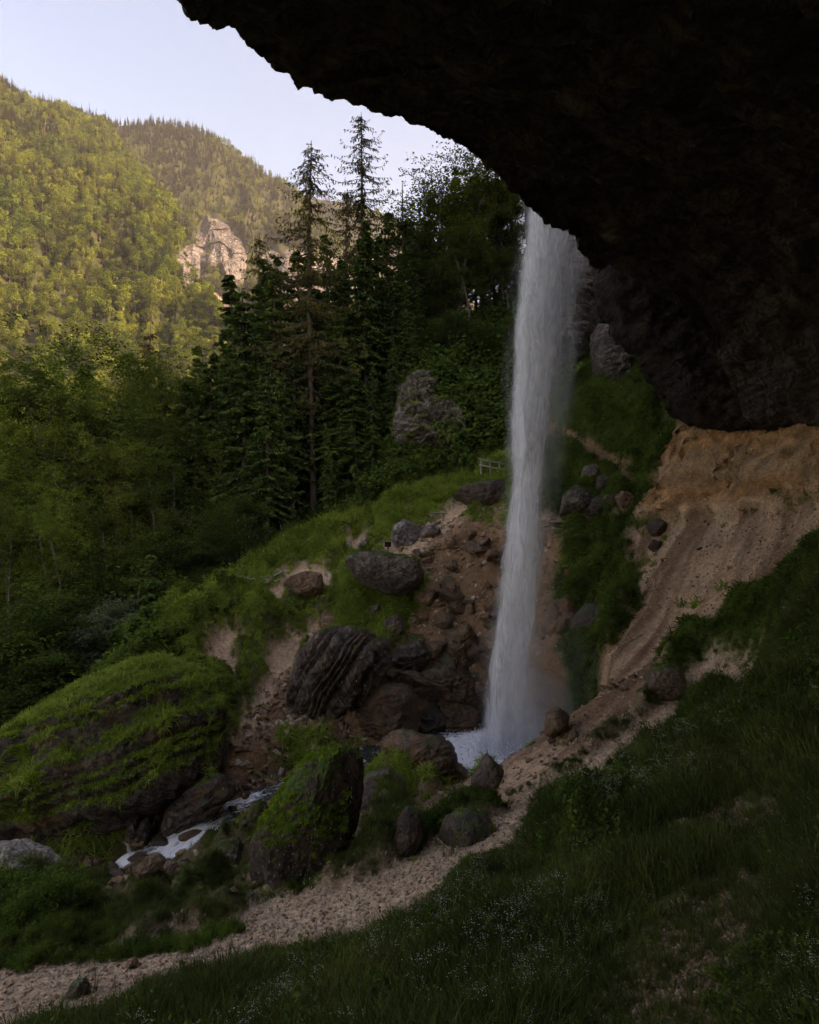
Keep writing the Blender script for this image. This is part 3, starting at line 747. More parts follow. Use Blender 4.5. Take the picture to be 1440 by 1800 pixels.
def proto_conifer(name, seed, mat, h=20., w=5.2, tiers=15, bare=.12, ragged=.3):
    r = np.random.default_rng(seed); g = Geo()
    for t in range(tiers):
        f = t / (tiers - 1); z = h * (bare + (1 - bare) * f)
        rad = w * .5 * (1 - f) ** .8 * r.uniform(1 - ragged, 1 + ragged * .6) + .25
        m = max(5, int(11 * (1 - f) + 4))
        for k in range(m):
            a = r.uniform(0, 2 * np.pi); L = rad * r.uniform(.65, 1.1); wd = .55 * L * r.uniform(.6, 1.1) + .15
            d = np.array([math.cos(a), math.sin(a), 0]); s = np.array([-d[1], d[0], 0]); dr = -.32 * L * r.uniform(.3, 1.3)
            z2 = z + r.uniform(-.4, .4)
            q = [np.array([0, 0, z2 + .25]), d * L * .55 + s * wd * .5 + [0, 0, z2 + dr * .4], d * L + [0, 0, z2 + dr], d * L * .55 - s * wd * .5 + [0, 0, z2 + dr * .4]]
            sh = r.uniform(.7, 1.2); g.add(q, [[0, 1, 2, 3]], (sh, sh, sh))
    gt = Geo(); tube(gt, [(0, 0, -2), (0, 0, h * .6), (0, 0, h)], [.25, .15, .03], 4, False)
    g.add(np.concatenate(gt.v), np.concatenate(gt.f[4]), (1.8, 1.2, 2.4))
    return g.mesh(name, mat)
M_FARLEAF = leaf_mat("far_broadleaf", (0.051, 0.084, 0.015), (0.110, 0.134, 0.024), .12, .55, size=.02)
M_FARPINE = leaf_mat("far_conifer", (0.034, 0.053, 0.016), (0.076, 0.090, 0.021), .1, .5, size=.02)
broad = [proto_broad("far_broadleaf_%d" % k, 10 + k, M_FARLEAF, h=14 + 2 * k, w=10 + k) for k in range(4)]
pines = [proto_conifer("far_conifer_%d" % k, 20 + k, M_FARPINE, h=18 + 2.5 * k, w=5.5 + .5 * k, tiers=14, bare=.1 + .12 * (k % 2), ragged=.35) for k in range(4)]
PRO = broad + pines
def forest_on(name, G, spacing, pine_fn, seed, pxlim, smin=.7, smax=1.25, label=None, gapf=None):
    r = np.random.default_rng(seed)
    a = np.linalg.norm(np.cross(G[1:, :-1] - G[:-1, :-1], G[:-1, 1:] - G[:-1, :-1]), axis=-1)
    n = int(a.sum() / spacing ** 2)
    cell = r.choice(a.size, n, p=(a / a.sum()).ravel()); i, j = np.unravel_index(cell, a.shape)
    u = r.random((n, 1)); v = r.random((n, 1))
    p = G[i, j] * (1 - u) * (1 - v) + G[i + 1, j] * u * (1 - v) + G[i, j + 1] * (1 - u) * v + G[i + 1, j + 1] * u * v
    px, py = proj(p[:, 0], p[:, 1], p[:, 2])
    ok = (px > pxlim[0]) & (px < pxlim[1]) & (py < 830)
    thin = fbm(p * .011 + seed, 3)
    ok &= ~((thin > .42) & (r.random(n) < .6))
    for ol in (POLY_NOTREE if gapf is None else gapf):
        ok &= ~(in_poly(px, py, ol) & (r.random(n) < .90))
    p = p[ok]; px = px[ok]; py = py[ok]; m = len(p)
    pf = pine_fn(px, py, p, r.random(m) + .6 * fbm(p * .008 + 7, 2))
    idx = np.where(pf, 4 + r.integers(0, 4, m), r.integers(0, 4, m))
    s = r.uniform(smin, smax, m) * (1 - .25 * (thin[ok] > .2))
    rot = np.c_[r.normal(0, .04, m), r.normal(0, .04, m), r.uniform(0, 6.28, m)]
    p[:, 2] -= .5
    return scatter(name, p, rot, np.c_[s, s, s * r.uniform(.85, 1.2, m)], idx, PRO, label=label)
POLY_NOTREE = [far[1][1]]
NT2 = [far[0][1], far[2][1], SCREE_OL]
f1 = forest_on("mountain_forest", H1, 4.3, lambda px, py, p, q: q > .22 + .0016 * (py - 150), 31, (-220, 470), .38, .82, label="sunlit mixed forest covering the near mountainside across the valley")
f2 = forest_on("ridge_forest", H2, 5.6, lambda px, py, p, q: q > .18, 32, (20, 800), .42, .75, gapf=NT2, label="conifer forest on the hazy second mountain ridge")
f3 = forest_on("far_forest", H3, 11.0, lambda px, py, p, q: q > .2, 33, (380, 900), .6, 1.0, label="forest on the faded farthest ridge between the larches")
# ------------------------------------------------------------------ water
def water_mat(name, deep, foam_attr='foam', rough=.08):
    m, nt, out = new_mat(name); n = N(nt)
    pos = n("NewGeometry").outputs['Position']
    uvn = n("UVMap").outputs[0]
    at = n("Attribute", attribute_name=foam_attr).outputs['Fac']
    mp = n("Mapping", {'Vector': uvn, 'Scale': (1, 1, 1)})
    f1 = n.noise(mp.outputs[0], 3.6, 6, .75, 1.2); f2 = n.noise(pos, 11, 4, .75)
    foam = n.ramp(n.math('ADD', n.math('ADD', at, n.math('MULTIPLY', n.math('SUBTRACT', f1, .5), 1.5)), n.math('MULTIPLY', n.math('SUBTRACT', f2, .5), .8)), [(.42, (0, 0, 0)), (.72, (1, 1, 1))])
    w = n("BsdfPrincipled", {'Base Color': deep, 'Roughness': rough, 'IOR': 1.33, 'Specular IOR Level': .5, 'Normal': n.bump(f1, .5, .12)})
    fo = n("BsdfDiffuse", {'Color': (.90, .91, .92, 1), 'Normal': n.bump(f2, .6, .08)})
    nt.links.new(n("MixShader", {0: foam, 1: w.outputs[0], 2: fo.outputs[0]}).outputs[0], out.inputs[0])
    return m
M_POOL = water_mat("pool_water", (.030, .044, .040, 1))
M_STREAM = water_mat("stream_water", (.028, .030, .022, 1), rough=.15)
POOL_Z = -9.83
nu, nv = 90, 80
px_, py_ = np.meshgrid(np.linspace(-3.2, 8.0, nu), np.linspace(23.8, 31.6, nv), indexing='ij')
dist = np.hypot((px_ - 4.2) / 1.25, py_ - 28.1)
foam = smooth(4.6, .8, dist) * 1.1 + .35 * smooth(1.6, .2, np.abs(px_ + .9 + .3 * (py_ - 27)))* smooth(28.5, 27.4, py_)
zz = POOL_Z + .10 * smooth(4.5, .5, dist) * fbm(np.stack([px_, py_, px_ * 0], -1) * 2.4, 3) + .03 * fbm(np.stack([px_, py_, px_ * 0], -1) * 1.3, 2)
pool = link("pool", mesh_np("pool", np.stack([px_, py_, zz], -1).reshape(-1, 3), grid_faces(nu, nv), M_POOL, True, {'foam': foam.ravel()}, np.stack([px_, py_], -1).reshape(-1, 2)))
tag(pool, kind='structure')
# stream running out of the pool to the lower left
sp = smooth_line(resample(np.c_[STREAM, np.zeros(len(STREAM))], 220), 3)
szs = [(640,1332,27.3),(560,1366,26.2),(500,1383,25.5),(450,1400,24.8),(400,1420,24.3),(352,1440,23.7),(332,1478,22.7),(290,1492,22.6),(222,1512,22.2),(180,1556,21.9),(150,1600,21.4)]
zs = np.array([P(*t) for t in szs]); prm = np.array([np.argmin(np.hypot(sp[:, 0] - q[0], sp[:, 1] - q[1])) for q in zs])
zl = np.minimum.accumulate(np.interp(np.arange(220), np.r_[0, prm, 219], np.r_[POOL_Z - .02, zs[:, 2], zs[-1, 2] - 1.2]))
tn = np.gradient(sp, axis=0); tn /= np.linalg.norm(tn, axis=1)[:, None]; sd_ = np.stack([-tn[:, 1], tn[:, 0]], -1)
wid = .75 + .25 * np.sin(np.arange(220) * .13) + .35 * np.exp(-((np.arange(220) - prm[7]) / 9.) ** 2)
cr = np.linspace(-1, 1, 15)
sx = sp[:, None, 0] + sd_[:, None, 0] * cr[None] * wid[:, None]; sy = sp[:, None, 1] + sd_[:, None, 1] * cr[None] * wid[:, None]
slope = np.abs(np.gradient(zl)) / (np.linalg.norm(np.gradient(sp, axis=0), axis=1) + 1e-6)
fo = np.clip(.34 + smooth_line(np.clip(slope * 1.4, 0, 1)[:, None], 6)[:, 0] + .12 * fbm(np.c_[np.arange(220) * .08, np.zeros(220), np.zeros(220)], 2), 0, 1)
for k, a in ((7, .85), (6, .8), (1, .5), (3, .6), (9, .85), (8, .6), (2, .5)): fo = np.maximum(fo, a * np.exp(-((np.arange(220) - prm[k]) / 7.) ** 2))
sz = zl[:, None] + .06 + .07 * fbm(np.stack([sx, sy, sx * 0], -1) * 3, 3) - .12 * np.abs(cr[None]) ** 2
along = np.concatenate([[0], np.cumsum(np.linalg.norm(np.diff(np.c_[sp[:, :2], zl], axis=0), axis=1))])
uvs = np.stack([cr[None] * wid[:, None] * 2.2, along[:, None] * .45 + 0 * cr[None]], -1)
stream = link("stream", mesh_np("stream", np.stack([sx, sy, sz], -1).reshape(-1, 3), grid_faces(220, 15), M_STREAM, True, {'foam': (fo[:, None] * (1 - .35 * np.abs(cr[None]) ** 2)).ravel()}, uvs.reshape(-1, 2)))
tag(stream, kind='structure')
# let the ground follow the water so that the stream lies in its bed
dst = np.full(GX.shape, 9.); lvl = np.zeros(GX.shape)
for k in range(0, 220, 3):
    dd = np.hypot(GX - sp[k, 0], GY - sp[k, 1]) - wid[k]
    m_ = dd < dst; dst = np.where(m_, dd, dst); lvl = np.where(m_, zl[k], lvl)
wgt = smooth(1.3, .1, dst); tgt = lvl - .22 + .45 * np.clip(dst, 0, 1.3) ** 1.2
GZ[:] = np.where(dst < 1.3, GZ * (1 - wgt) + np.where(dst < 0, lvl - .25, tgt) * wgt, GZ)
pm = smooth(4.6, 3.6, np.hypot((GX - 3.4) / 1.05, GY - 28.0)); GZ[:] = GZ * (1 - pm) + np.minimum(GZ, POOL_Z - .35) * pm
gv[:, 2] = GZ.ravel(); ground.data.vertices.foreach_set("co", gv.astype(np.float32).ravel()); ground.data.update()

# ---- the waterfall: many overlapping veils of falling water filling a column about two metres thick
def fall_mat():
    m, nt, out = new_mat("falling_water"); n = N(nt)
    uvn = n("UVMap").outputs[0]
    oi = n("ObjectInfo").outputs['Random']
    at = n("Attribute", attribute_name='dens').outputs['Fac']
    off = n("CombineXYZ", {0: 0.0, 1: 0.0, 2: n.math('MULTIPLY', oi, 40.0)}).outputs[0]
    v = n("VectorMath", {0: uvn, 1: off}, operation='ADD').outputs[0]
    m1 = n("Mapping", {'Vector': v, 'Scale': (3.4, .15, 1)}); m2 = n("Mapping", {'Vector': v, 'Scale': (15, .28, 1)}); m3 = n("Mapping", {'Vector': v, 'Scale': (1.9, .42, 1)})
    a1 = n.noise(m1.outputs[0], 1.0, 4, .6, .5); a2 = n.noise(m2.outputs[0], 1.0, 3, .65); a3 = n.noise(m3.outputs[0], 1.0, 3, .5, .8)
    s = n.math('ADD', n.math('ADD', n.math('MULTIPLY', a1, .42), n.math('MULTIPLY', a2, .18)), n.math('MULTIPLY', a3, .50))
    al = n.math('MULTIPLY', n.ramp(s, [(.41, (0, 0, 0)), (.52, (.38, .38, .38)), (.62, (1, 1, 1))]), at, clamp=True)
    d = n("BsdfDiffuse", {'Color': (.965, .967, .975, 1)}); t = n("BsdfTranslucent", {'Color': (.965, .967, .975, 1)})
    mx = n("MixShader", {0: .5, 1: d.outputs[0], 2: t.outputs[0]})
    nt.links.new(n("MixShader", {0: al, 1: n("BsdfTransparent").outputs[0], 2: mx.outputs[0]}).outputs[0], out.inputs[0])
    return m
M_FALL = fall_mat()
FL = [(330,930),(380,926),(450,918),(520,908),(600,899),(680,896),(760,896),(830,897),(900,893),(1000,887),(1080,877),(1160,868),(1240,860),(1325,853)]
FR = [(330,1008),(400,1004),(450,1000),(520,990),(600,984),(680,978),(760,968),(830,962),(900,956),(1000,956),(1080,950),(1160,940),(1240,942),(1325,968)]
fall = empty("waterfall", (4.4, 28.2, POOL_Z))
tag(fall, "tall white waterfall plunging from the overhang into the rocky pool", "waterfall")
def veil(k, f0, f1, yoff, dens, bow, top=330, bot=1325, seed=0, fade=None):
    nv_, nu_ = 260, 26
    py = np.linspace(top, bot, nv_); YY = 28.2 + yoff
    l = np.interp(py, [a for a, _ in FL], [b for _, b in FL]); r = np.interp(py, [a for a, _ in FR], [b for _, b in FR])
    u = np.linspace(0, 1, nu_)
    uu = f0 + (f1 - f0) * u
    px = l[:, None] + (r - l)[:, None] * uu[None]
    z = (900 - py) / F * 28.2; x = (px - 720) / F * 28.2
    G = np.stack([x, YY + 0 * x, z[:, None] + 0 * x], -1)
    G[..., 1] += bow * (np.cos(np.pi * (u - .5))[None] - .6) * -1 + .25 * fbm(np.stack([uu[None] * 2.2 + 0 * z[:, None], z[:, None] * .16 + 0 * uu[None], 0 * x + seed], -1), 3)
    G[..., 0] += .34 * fbm(np.stack([0 * x + seed, z[:, None] * .38 + 0 * x, uu[None] * 1.5 + 0 * x], -1), 3)
    edge = smooth(0, .34, u) * smooth(1, .62, u)
    D = dens * edge[None] * (np.ones(nv_) if fade is None else np.interp(py, [a for a, _ in fade], [b for _, b in fade]))[:, None]
    if bot >= 1320: G[..., 2] = np.maximum(G[..., 2], POOL_Z - .05)
    # irregular shoulders of the falling sheets
    cw = 1 - np.abs(2 * u - 1)[None]
    D = D * smooth(-.30, .22, fbm(np.stack([uu[None] * 2.4 + 0 * x, z[:, None] * .42 + 0 * x, 0 * x + seed + 5], -1), 4) + .55 * cw - .08)
    me = mesh_np("water_veil", G.reshape(-1, 3) - np.array(fall.location), grid_faces(nv_, nu_), M_FALL, True, {'dens': D.ravel()}, np.stack([x, z[:, None] + 0 * x], -1).reshape(-1, 2))
    return link("water_veil", me, fall)
core = [(330, 1), (700, 1), (900, .75), (1050, .38), (1250, .22), (1325, .6)]
for k in range(9):
    t = k / 8.0
    veil(k, -.05 + .05 * (k % 3), 1.02 - .06 * (k % 4), -.75 + 1.5 * t, .85, 1.0 - 2.0 * t, seed=k * 3.1, fade=core)
for k, (a, b) in enumerate([(.0, .5), (.05, .55), (.0, .4), (.45, 1.0)]): veil(20 + k, a, b, -.9 + .4 * k, .85, .7 - .3 * k, seed=50 + k * 2.3, fade=core)
veil(30, .55, 1.25, .4, .75, .2, bot=760, seed=71, fade=[(330, 1), (560, .8), (700, .35), (760, 0)])
veil(31, .7, 1.6, .9, .42, .2, bot=1000, seed=75, fade=[(330, .9), (560, .7), (800, .35), (1000, 0)])
veil(36, .5, 1.75, 1.3, .26, .2, seed=105, fade=[(330, .8), (700, .8), (1100, .5), (1325, .8)])
veil(37, .4, 1.55, .2, .22, .2, seed=109, fade=[(330, .5), (700, .8), (1100, .7), (1325, .9)])
veil(32, .5, 1.35, 1.1, .30, .2, seed=79, fade=[(330, .5), (900, .4), (1325, .7)])
veil(34, .3, 1.25, -.9, .45, .3, top=1100, seed=91, fade=[(1100, 0), (1230, .6), (1325, 1)])
veil(35, -.2, .6, -.7, .45, .3, top=1150, seed=95, fade=[(1150, 0), (1260, .6), (1325, 1)])
veil(33, -.18, .3, .7, .25, .2, seed=83, fade=[(330, .1), (500, .6), (900, .6), (1325, .8)])
for k in range(5):
    veil(40 + k, -.04 - .02 * k, .26 + .03 * k, -.8 + .3 * k, .8, .2, top=850, seed=120 + k * 2.7, fade=[(850, 0), (1000, .8), (1250, .9), (1325, .8)])
    veil(50 + k, .42 - .03 * k, .86 + .03 * k, -.6 + .3 * k, .62, .2, top=800, seed=150 + k * 2.7, fade=[(800, 0), (950, .8), (1250, .8), (1325, .9)])
# splash at the foot
splash = Geo()
rs = np.random.default_rng(5)
for k in range(6000):
    a = rs.uniform(0, 6.28); rr = abs(rs.normal(0, 1.15)); h = abs(rs.normal(0, .55)) * np.exp(-rr * .45)
    c = np.array([4.35 + rr * math.cos(a) * 1.2, 28.1 + rr * math.sin(a) * .8, POOL_Z + h]); s = rs.uniform(.012, .04)
    v = c + s * np.array([(1, 0, -.5), (-.5, .87, -.5), (-.5, -.87, -.5), (0, 0, 1.1)])
    splash.add(v, np.array([[0, 1, 2], [0, 1, 3], [1, 2, 3], [2, 0, 3]]))
m, nt, out = new_mat("spray_drops"); n = N(nt)
nt.links.new(n("MixShader", {0: .5, 1: n("BsdfDiffuse", {'Color': (.8, .83, .88, 1)}).outputs[0], 2: n("BsdfTranslucent", {'Color': (.8, .83, .88, 1)}).outputs[0]}).outputs[0], out.inputs[0]); M_DROP = m
o = link("water_spray", splash.mesh("water_spray", M_DROP)); tag(o, "white spray leaping at the foot of the waterfall", kind='stuff')
# single drops raining off the lip of the overhang
def drops(name, boxes, n_, label, seed):
    g = Geo(); r = np.random.default_rng(seed)
    for (px0, px1, py0, py1, Ya, Yb, w) in boxes:
        for k in range(int(n_ * w)):
            Y = r.uniform(Ya, Yb); c = P(r.uniform(px0, px1), r.uniform(py0, py1), Y)
            if c[1] < 72 and c[2] < ground_z(c[0], c[1]): continue
            L = r.uniform(.015, .05) * Y / 14; wd = .0026 * Y / 14 * r.uniform(.6, 1.3)
            v = [c + (0, 0, L), c + (wd, 0, 0), c + (0, wd, 0), c + (-wd, 0, 0), c + (0, -wd, 0), c - (0, 0, L * .7)]
            g.add(v, np.array([[0, 2, 1], [0, 3, 2], [0, 4, 3], [0, 1, 4], [5, 1, 2], [5, 2, 3], [5, 3, 4], [5, 4, 1]]))
    o = link(name, g.mesh(name, M_DROP)); tag(o, label, kind='stuff')
drops("falling_drops", [(440,640,1300,1580,12,14.5,.9),(400,660,1150,1400,13,15,.25),(150,420,1350,1600,13,18,.12),(415,500,560,1000,16,20,.3),(950,1330,500,800,18,26,.1),(560,860,1150,1420,16,22,.2)], 150, "thin shower of single drops raining off the overhang", 9)
# mist hanging round the foot and along the right of the falls
def mist(name, c, rx, ry, rz, dens):
    b = bmesh.new(); bmesh.ops.create_icosphere(b, subdivisions=3, radius=1.0)
    for v in b.verts:
        s = 1 + .18 * float(noise3(np.array(v.co) * 1.7 + c[2]))
        v.co = (v.co.x * rx * s, v.co.y * ry * s, v.co.z * rz * s)
    me = bpy.data.meshes.new(name); b.to_mesh(me); b.free()
    mt = bpy.data.materials.new(name); mt.use_nodes = True; nt = mt.node_tree; nt.nodes.clear()
    out = nt.nodes.new("ShaderNodeOutputMaterial"); pv = nt.nodes.new("ShaderNodeVolumePrincipled")
    pv.inputs['Color'].default_value = (.93, .94, .97, 1); pv.inputs['Density'].default_value = dens; pv.inputs['Anisotropy'].default_value = .2
    nt.links.new(pv.outputs[0], out.inputs['Volume']); me.materials.append(mt)
    o = link(name, me, loc=tuple(c)); tag(o, kind='stuff'); return o
mist("mist", P(915,1290,28.2), 1.7, 1.5, 1.2, .30)
mist("mist", P(930,1245,28.6), 2.0, 1.6, 1.8, .10)
mist("mist", P(940,1190,28.8), 2.8, 1.6, 3.2, .025)
# ------------------------------------------------------------------ boulders
M_SLAB = rock_mat("mossy_slab_rock", (.030, .024, .020), (.13, .105, .085), moss=.12, moss_col=(.060, .085, .013), strata=((0, -.42, 0), 5), ochre=(.17, .09, .04), obj_var=.05)
M_RIB = rock_mat("ribbed_rock", (.045, .035, .029), (.20, .155, .125), moss=.02, moss_col=(.055, .07, .012), strata=((0, -1.0, 0), 5), obj_var=.05)
M_CONG = rock_mat("grey_conglomerate", (.05, .040, .033), (.19, .155, .128), moss=.06, moss_col=(.05, .075, .012), scale=1.4, bump=1.0)
M_BROWN = rock_mat("brown_wet_rock", (.040, .023, .013), (.17, .102, .058), moss=.14, moss_col=(.05, .055, .008), scale=1.2, rough=.6, spec=.45, ochre=(.21, .10, .035))
M_DARK = rock_mat("dark_wet_rock", (.028, .018, .011), (.105, .068, .043), moss=.10, moss_col=(.05, .075, .012), scale=1.2, rough=.55, spec=.5)
M_PALE = rock_mat("pale_limestone_rock", (.16, .14, .125), (.44, .40, .36), moss=-.05, scale=1.2, bump=.9)
M_TANR = rock_mat("tan_rubble_rock", (.14, .085, .048), (.34, .225, .14), moss=-.25, scale=1.6, bump=.9, obj_var=.35)
M_MOSSY = rock_mat("moss_covered_rock", (.022, .017, .012), (.075, .055, .04), moss=.55, moss_col=(.045, .075, .011), scale=1.0)
MOSSY = []      # boulders that carry turf: (object, density, height)
def boulder(outline, Y, thick, mat, label, name="boulder", group=None, turf=None, cat="boulder", snapit=None, **kw):
    if snapit is None: snapit = thick < .7
    if snapit:
        bx = sum(p[0] for p in outline) / len(outline); by = max(p[1] for p in outline); ys = snap(bx, by - 2)
        if abs(ys - Y) < 6: Y = ys + thick * .45
    o = rock_outline(name, outline, Y, thick, mat=mat, **kw)
    tag(o, label, cat, group)
    if turf: MOSSY.append((o, *turf))
    return o
boulder([(-110,1385),(-40,1318),(30,1272),(90,1236),(160,1206),(215,1186),(262,1182),(318,1196),(360,1216),(380,1240),(386,1275),(386,1310),(392,1338),(370,1362),(320,1386),(250,1412),(150,1450),(40,1485),(-110,1500)], 25.4, 2.4, M_SLAB,
        "huge layered slab boulder with a grassy top leaning beside the stream", lean=.45, strata=(.42, .6, .34), ns=60, nth=260, big=.15, rough=.10, turf=(130, .9), power=2.6, facets=2)
boulder([(508,1242),(512,1195),(538,1132),(566,1106),(600,1100),(640,1106),(682,1128),(694,1165),(672,1196),(640,1236),(606,1276),(556,1272),(524,1262)], 30, 1.5, M_RIB,
        "large dark boulder with steep weathered ribs below the grassy bank", strata=(1.05, .36, .26), ns=50, nth=200, facets=3, big=.25, turf=(10, .6), lean=-.15)
boulder([(607,986),(618,973),(650,969),(690,975),(735,984),(744,1008),(738,1034),(704,1047),(660,1036),(628,1020)], 34.4, 1.2, M_CONG, "rounded grey conglomerate boulder capped with moss on the grassy bank", turf=(22, .6), ns=28, nth=110, freq=1.4)
boulder([(440,1550),(438,1496),(462,1450),(490,1408),(520,1362),(548,1336),(590,1322),(622,1326),(638,1346),(637,1400),(628,1450),(606,1490),(588,1540),(530,1566)], 16.2, 1.0, M_MOSSY,
        "tall moss covered boulder standing beside the gravel path under dripping water", ns=40, nth=150, turf=(330, .25), lean=.12, big=.35, power=3, facets=9)
boulder([(668,1304),(690,1290),(725,1290),(770,1300),(795,1312),(806,1345),(828,1370),(820,1392),(760,1404),(705,1390),(672,1354)], 25.2, 1.1, M_BROWN, "big reddish brown boulder damming the near edge of the pool", ns=32, nth=130, strata=(.3, .3, .08))
boulder([(630,1410),(642,1366),(682,1352),(712,1376),(718,1428),(700,1470),(650,1470)], 22.0, .9, M_DARK, "dark wet boulder below the pool beside the mossy standing boulder", ns=26, nth=100, strata=(.2, .25, .08), turf=(12, .5))
boulder([(606,1292),(624,1246),(668,1206),(706,1204),(732,1228),(738,1270),(712,1304),(650,1318)], 29.6, 1.1, M_BROWN, "layered brown boulder under the ribbed boulder at the pool's left edge", ns=28, nth=110, strata=(.25, .32, .12))
boulder([(284,1448),(300,1412),(336,1378),(385,1366),(424,1374),(412,1398),(360,1432),(322,1458),(296,1468)], 23.7, .8, M_SLAB, "long tilted brown boulder lying above the little stream cascade", ns=28, nth=110, strata=(.55, .22, .08))
boulder([(326,1562),(346,1522),(384,1490),(412,1488),(420,1520),(404,1552),(368,1576)], 18.4, .75, M_CONG, "dark angular block standing between the stream and the gravel path", ns=26, nth=100, big=.6, turf=(6, .5), yaw=.3)
boulder([(-60,1502),(15,1491),(58,1508),(104,1538),(108,1556),(60,1575),(-60,1580)], 18.6, 1.0, M_PALE, "pale whitish boulder at the left edge above the green bushes", ns=26, nth=100)
boulder([(796,872),(812,856),(850,846),(905,842),(925,860),(915,888),(862,896),(822,890)], 39.2, 1.3, M_DARK, "long dark boulder with grassy top below the wooden railing", ns=26, nth=110, turf=(16, .7), freq=1.3)
boulder([(700,700),(704,664),(722,640),(744,668),(764,704),(794,736),(826,762),(836,806),(806,840),(752,836),(712,816),(700,760)], 45.2, 1.7, rock_mat("grey_outcrop", (.09, .078, .070), (.27, .24, .215), moss=.22, scale=1.0, strata=((.3, .1, 0), 3)),
        "pale grey rock outcrop jutting from the mossy hillside beside the spruces", name="rock_outcrop", cat="outcrop", ns=44, nth=180, big=.8, jag=1.8, rough=.3, facets=12, freq=1.5, lean=.35, turf=(26, .9))
# beyond the falls
boulder([(1028,897),(1038,878),(1058,867),(1076,872),(1074,890),(1054,906),(1036,908)], 34.6, .6, M_CONG, "grey flat boulder above the ledge path, leftmost of three", group="boulders above the ledge path")
boulder([(1060,886),(1064,870),(1082,867),(1092,878),(1086,892),(1070,894)], 35.2, .5, M_CONG, "small round grey boulder above the ledge path, middle of three", group="boulders above the ledge path")
boulder([(1082,874),(1094,863),(1108,866),(1119,888),(1112,906),(1094,904)], 34.4, .55, M_TANR, "upright tan boulder above the ledge path, rightmost of three", group="boulders above the ledge path", power=3.4)
boulder([(1022,838),(1028,820),(1048,814),(1062,824),(1058,842),(1038,850)], 37.2, .6, M_CONG, "lichen grey boulder higher up the slope behind the waterfall mist")
boulder([(1048,860),(1052,838),(1066,832),(1080,842),(1078,862),(1060,868)], 36.4, .6, M_DARK, "dark mossy boulder just above the three boulders by the ledge path", turf=(10, .5))
boulder([(985,905),(990,870),(1015,850),(1040,862),(1036,885),(1015,908)], 36.2, .7, M_CONG, "blurred grey boulder in the mist right of the waterfall", turf=(6, .5))
boulder([(1138,928),(1148,912),(1166,910),(1173,926),(1164,942),(1146,944)], 32.0, .42, M_DARK, "round dark brown boulder at the top of the scree below the ledge")
boulder([(1139,962),(1148,948),(1162,952),(1164,964),(1150,972)], 31.3, .3, M_DARK, "smaller dark brown rock just below the round boulder on the scree")
boulder([(1004,1142),(1006,1098),(1030,1064),(1068,1056),(1086,1070),(1076,1104),(1048,1144),(1022,1150)], 31.2, 1.0, M_DARK, "dark angular rock jutting out under the grassy patch right of the falls", strata=(1.3, .4, .1))
boulder([(952,1110),(970,1062),(1004,1046),(1022,1068),(1010,1120),(980,1150)], 32.6, .9, M_BROWN, "misty brown rock behind the right side of the falling water")
boulder([(959,1292),(961,1258),(982,1244),(1000,1256),(996,1280),(975,1300)], 23.2, .45, M_BROWN, "squarish brown block perched on the rubble crest before the splash", power=3.4)
boulder([(828,1378),(842,1350),(857,1327),(872,1342),(886,1354),(874,1380),(848,1390)], 21.4, .4, M_DARK, "pointed dark rock in front of the pool", turf=(14, .4))
boulder([(1136,1226),(1142,1184),(1168,1170),(1196,1172),(1206,1196),(1192,1224),(1160,1236)], 21.4, .6, M_DARK, "dark mossy boulder on the scree beside the upper gravel path", turf=(26, .5))
boulder([(770,1480),(780,1446),(820,1434),(866,1446),(880,1474),(850,1500),(800,1500)], 15.8, .7, M_DARK, "dark earthy lump at the edge of the tall grass above the path", turf=(10, .8))
boulder([(690,1500),(696,1452),(716,1420),(738,1432),(742,1470),(724,1505)], 19.0, .5, M_DARK, "narrow dark mossy rock beside the path below the pool", turf=(16, .5))
boulder([(545,1342),(556,1318),(580,1306),(606,1312),(610,1330),(580,1344)], 26.6, .5, M_BROWN, "mossy brown rock behind the top of the standing boulder", turf=(14, .4))
boulder([(215,1430),(232,1405),(262,1398),(272,1412),(250,1428)], 23.6, .4, M_SLAB, "flat brown rock at the foot of the huge slab boulder", strata=(.3, .12, .03))
boulder([(220,1480),(226,1448),(240,1438),(246,1460),(238,1484)], 22.6, .25, M_CONG, "slim upright grey rock beside the lower stream")
boulder([(238,1484),(244,1450),(258,1434),(268,1452),(262,1486)], 22.7, .3, M_SLAB, "upright brown rock leaning next to the slim grey rock by the stream")
boulder([(218,1412),(222,1394),(234,1388),(242,1398),(236,1412)], 24.0, .22, M_PALE, "small round grey stone under the slab boulder")
boulder([(225,1540),(240,1524),(258,1508),(278,1506),(290,1518),(270,1534),(245,1546)], 20.6, .35, M_TANR, "low brown rock on the near bank of the lower stream")
boulder([(270,1530),(282,1520),(306,1518),(318,1532),(296,1544)], 20.2, .3, M_TANR, "small pebbly rock just below the low brown rock by the stream")
boulder([(118,1745),(126,1728),(146,1724),(156,1738),(150,1754),(130,1756)], 11.6, .16, M_DARK, "dark stone lying on the gravel path near the lower left corner")
boulder([(220,1704),(222,1690),(236,1686),(242,1696),(238,1706)], 12.1, .13, M_TANR, "small brown stone in the middle of the gravel path")
boulder([(735,938),(745,926),(764,922),(778,930),(770,944),(748,948)], 38.2, .4, M_PALE, "pale rock beside the wooden steps of the upper trail")
boulder([(688,948),(692,926),(710,914),(730,922),(740,944),(728,962),(700,962)], 38.4, .6, M_PALE, "pale jagged rock behind the small dark sign on the grassy bank", jag=1.2, big=.6)
boulder([(700,898),(706,886),(720,884),(730,892),(726,902),(710,904)], 41.0, .4, M_PALE, "pale rock poking out of the grass above the upper trail")
boulder([(602,966),(606,956),(616,952),(620,960),(612,970)], 38.6, .22, M_PALE, "white stone in the grass left of the capped grey boulder")
boulder([(630,958),(634,946),(642,946),(644,956),(638,962)], 38.9, .2, M_PALE, "second white stone in the grass, just right of the first")
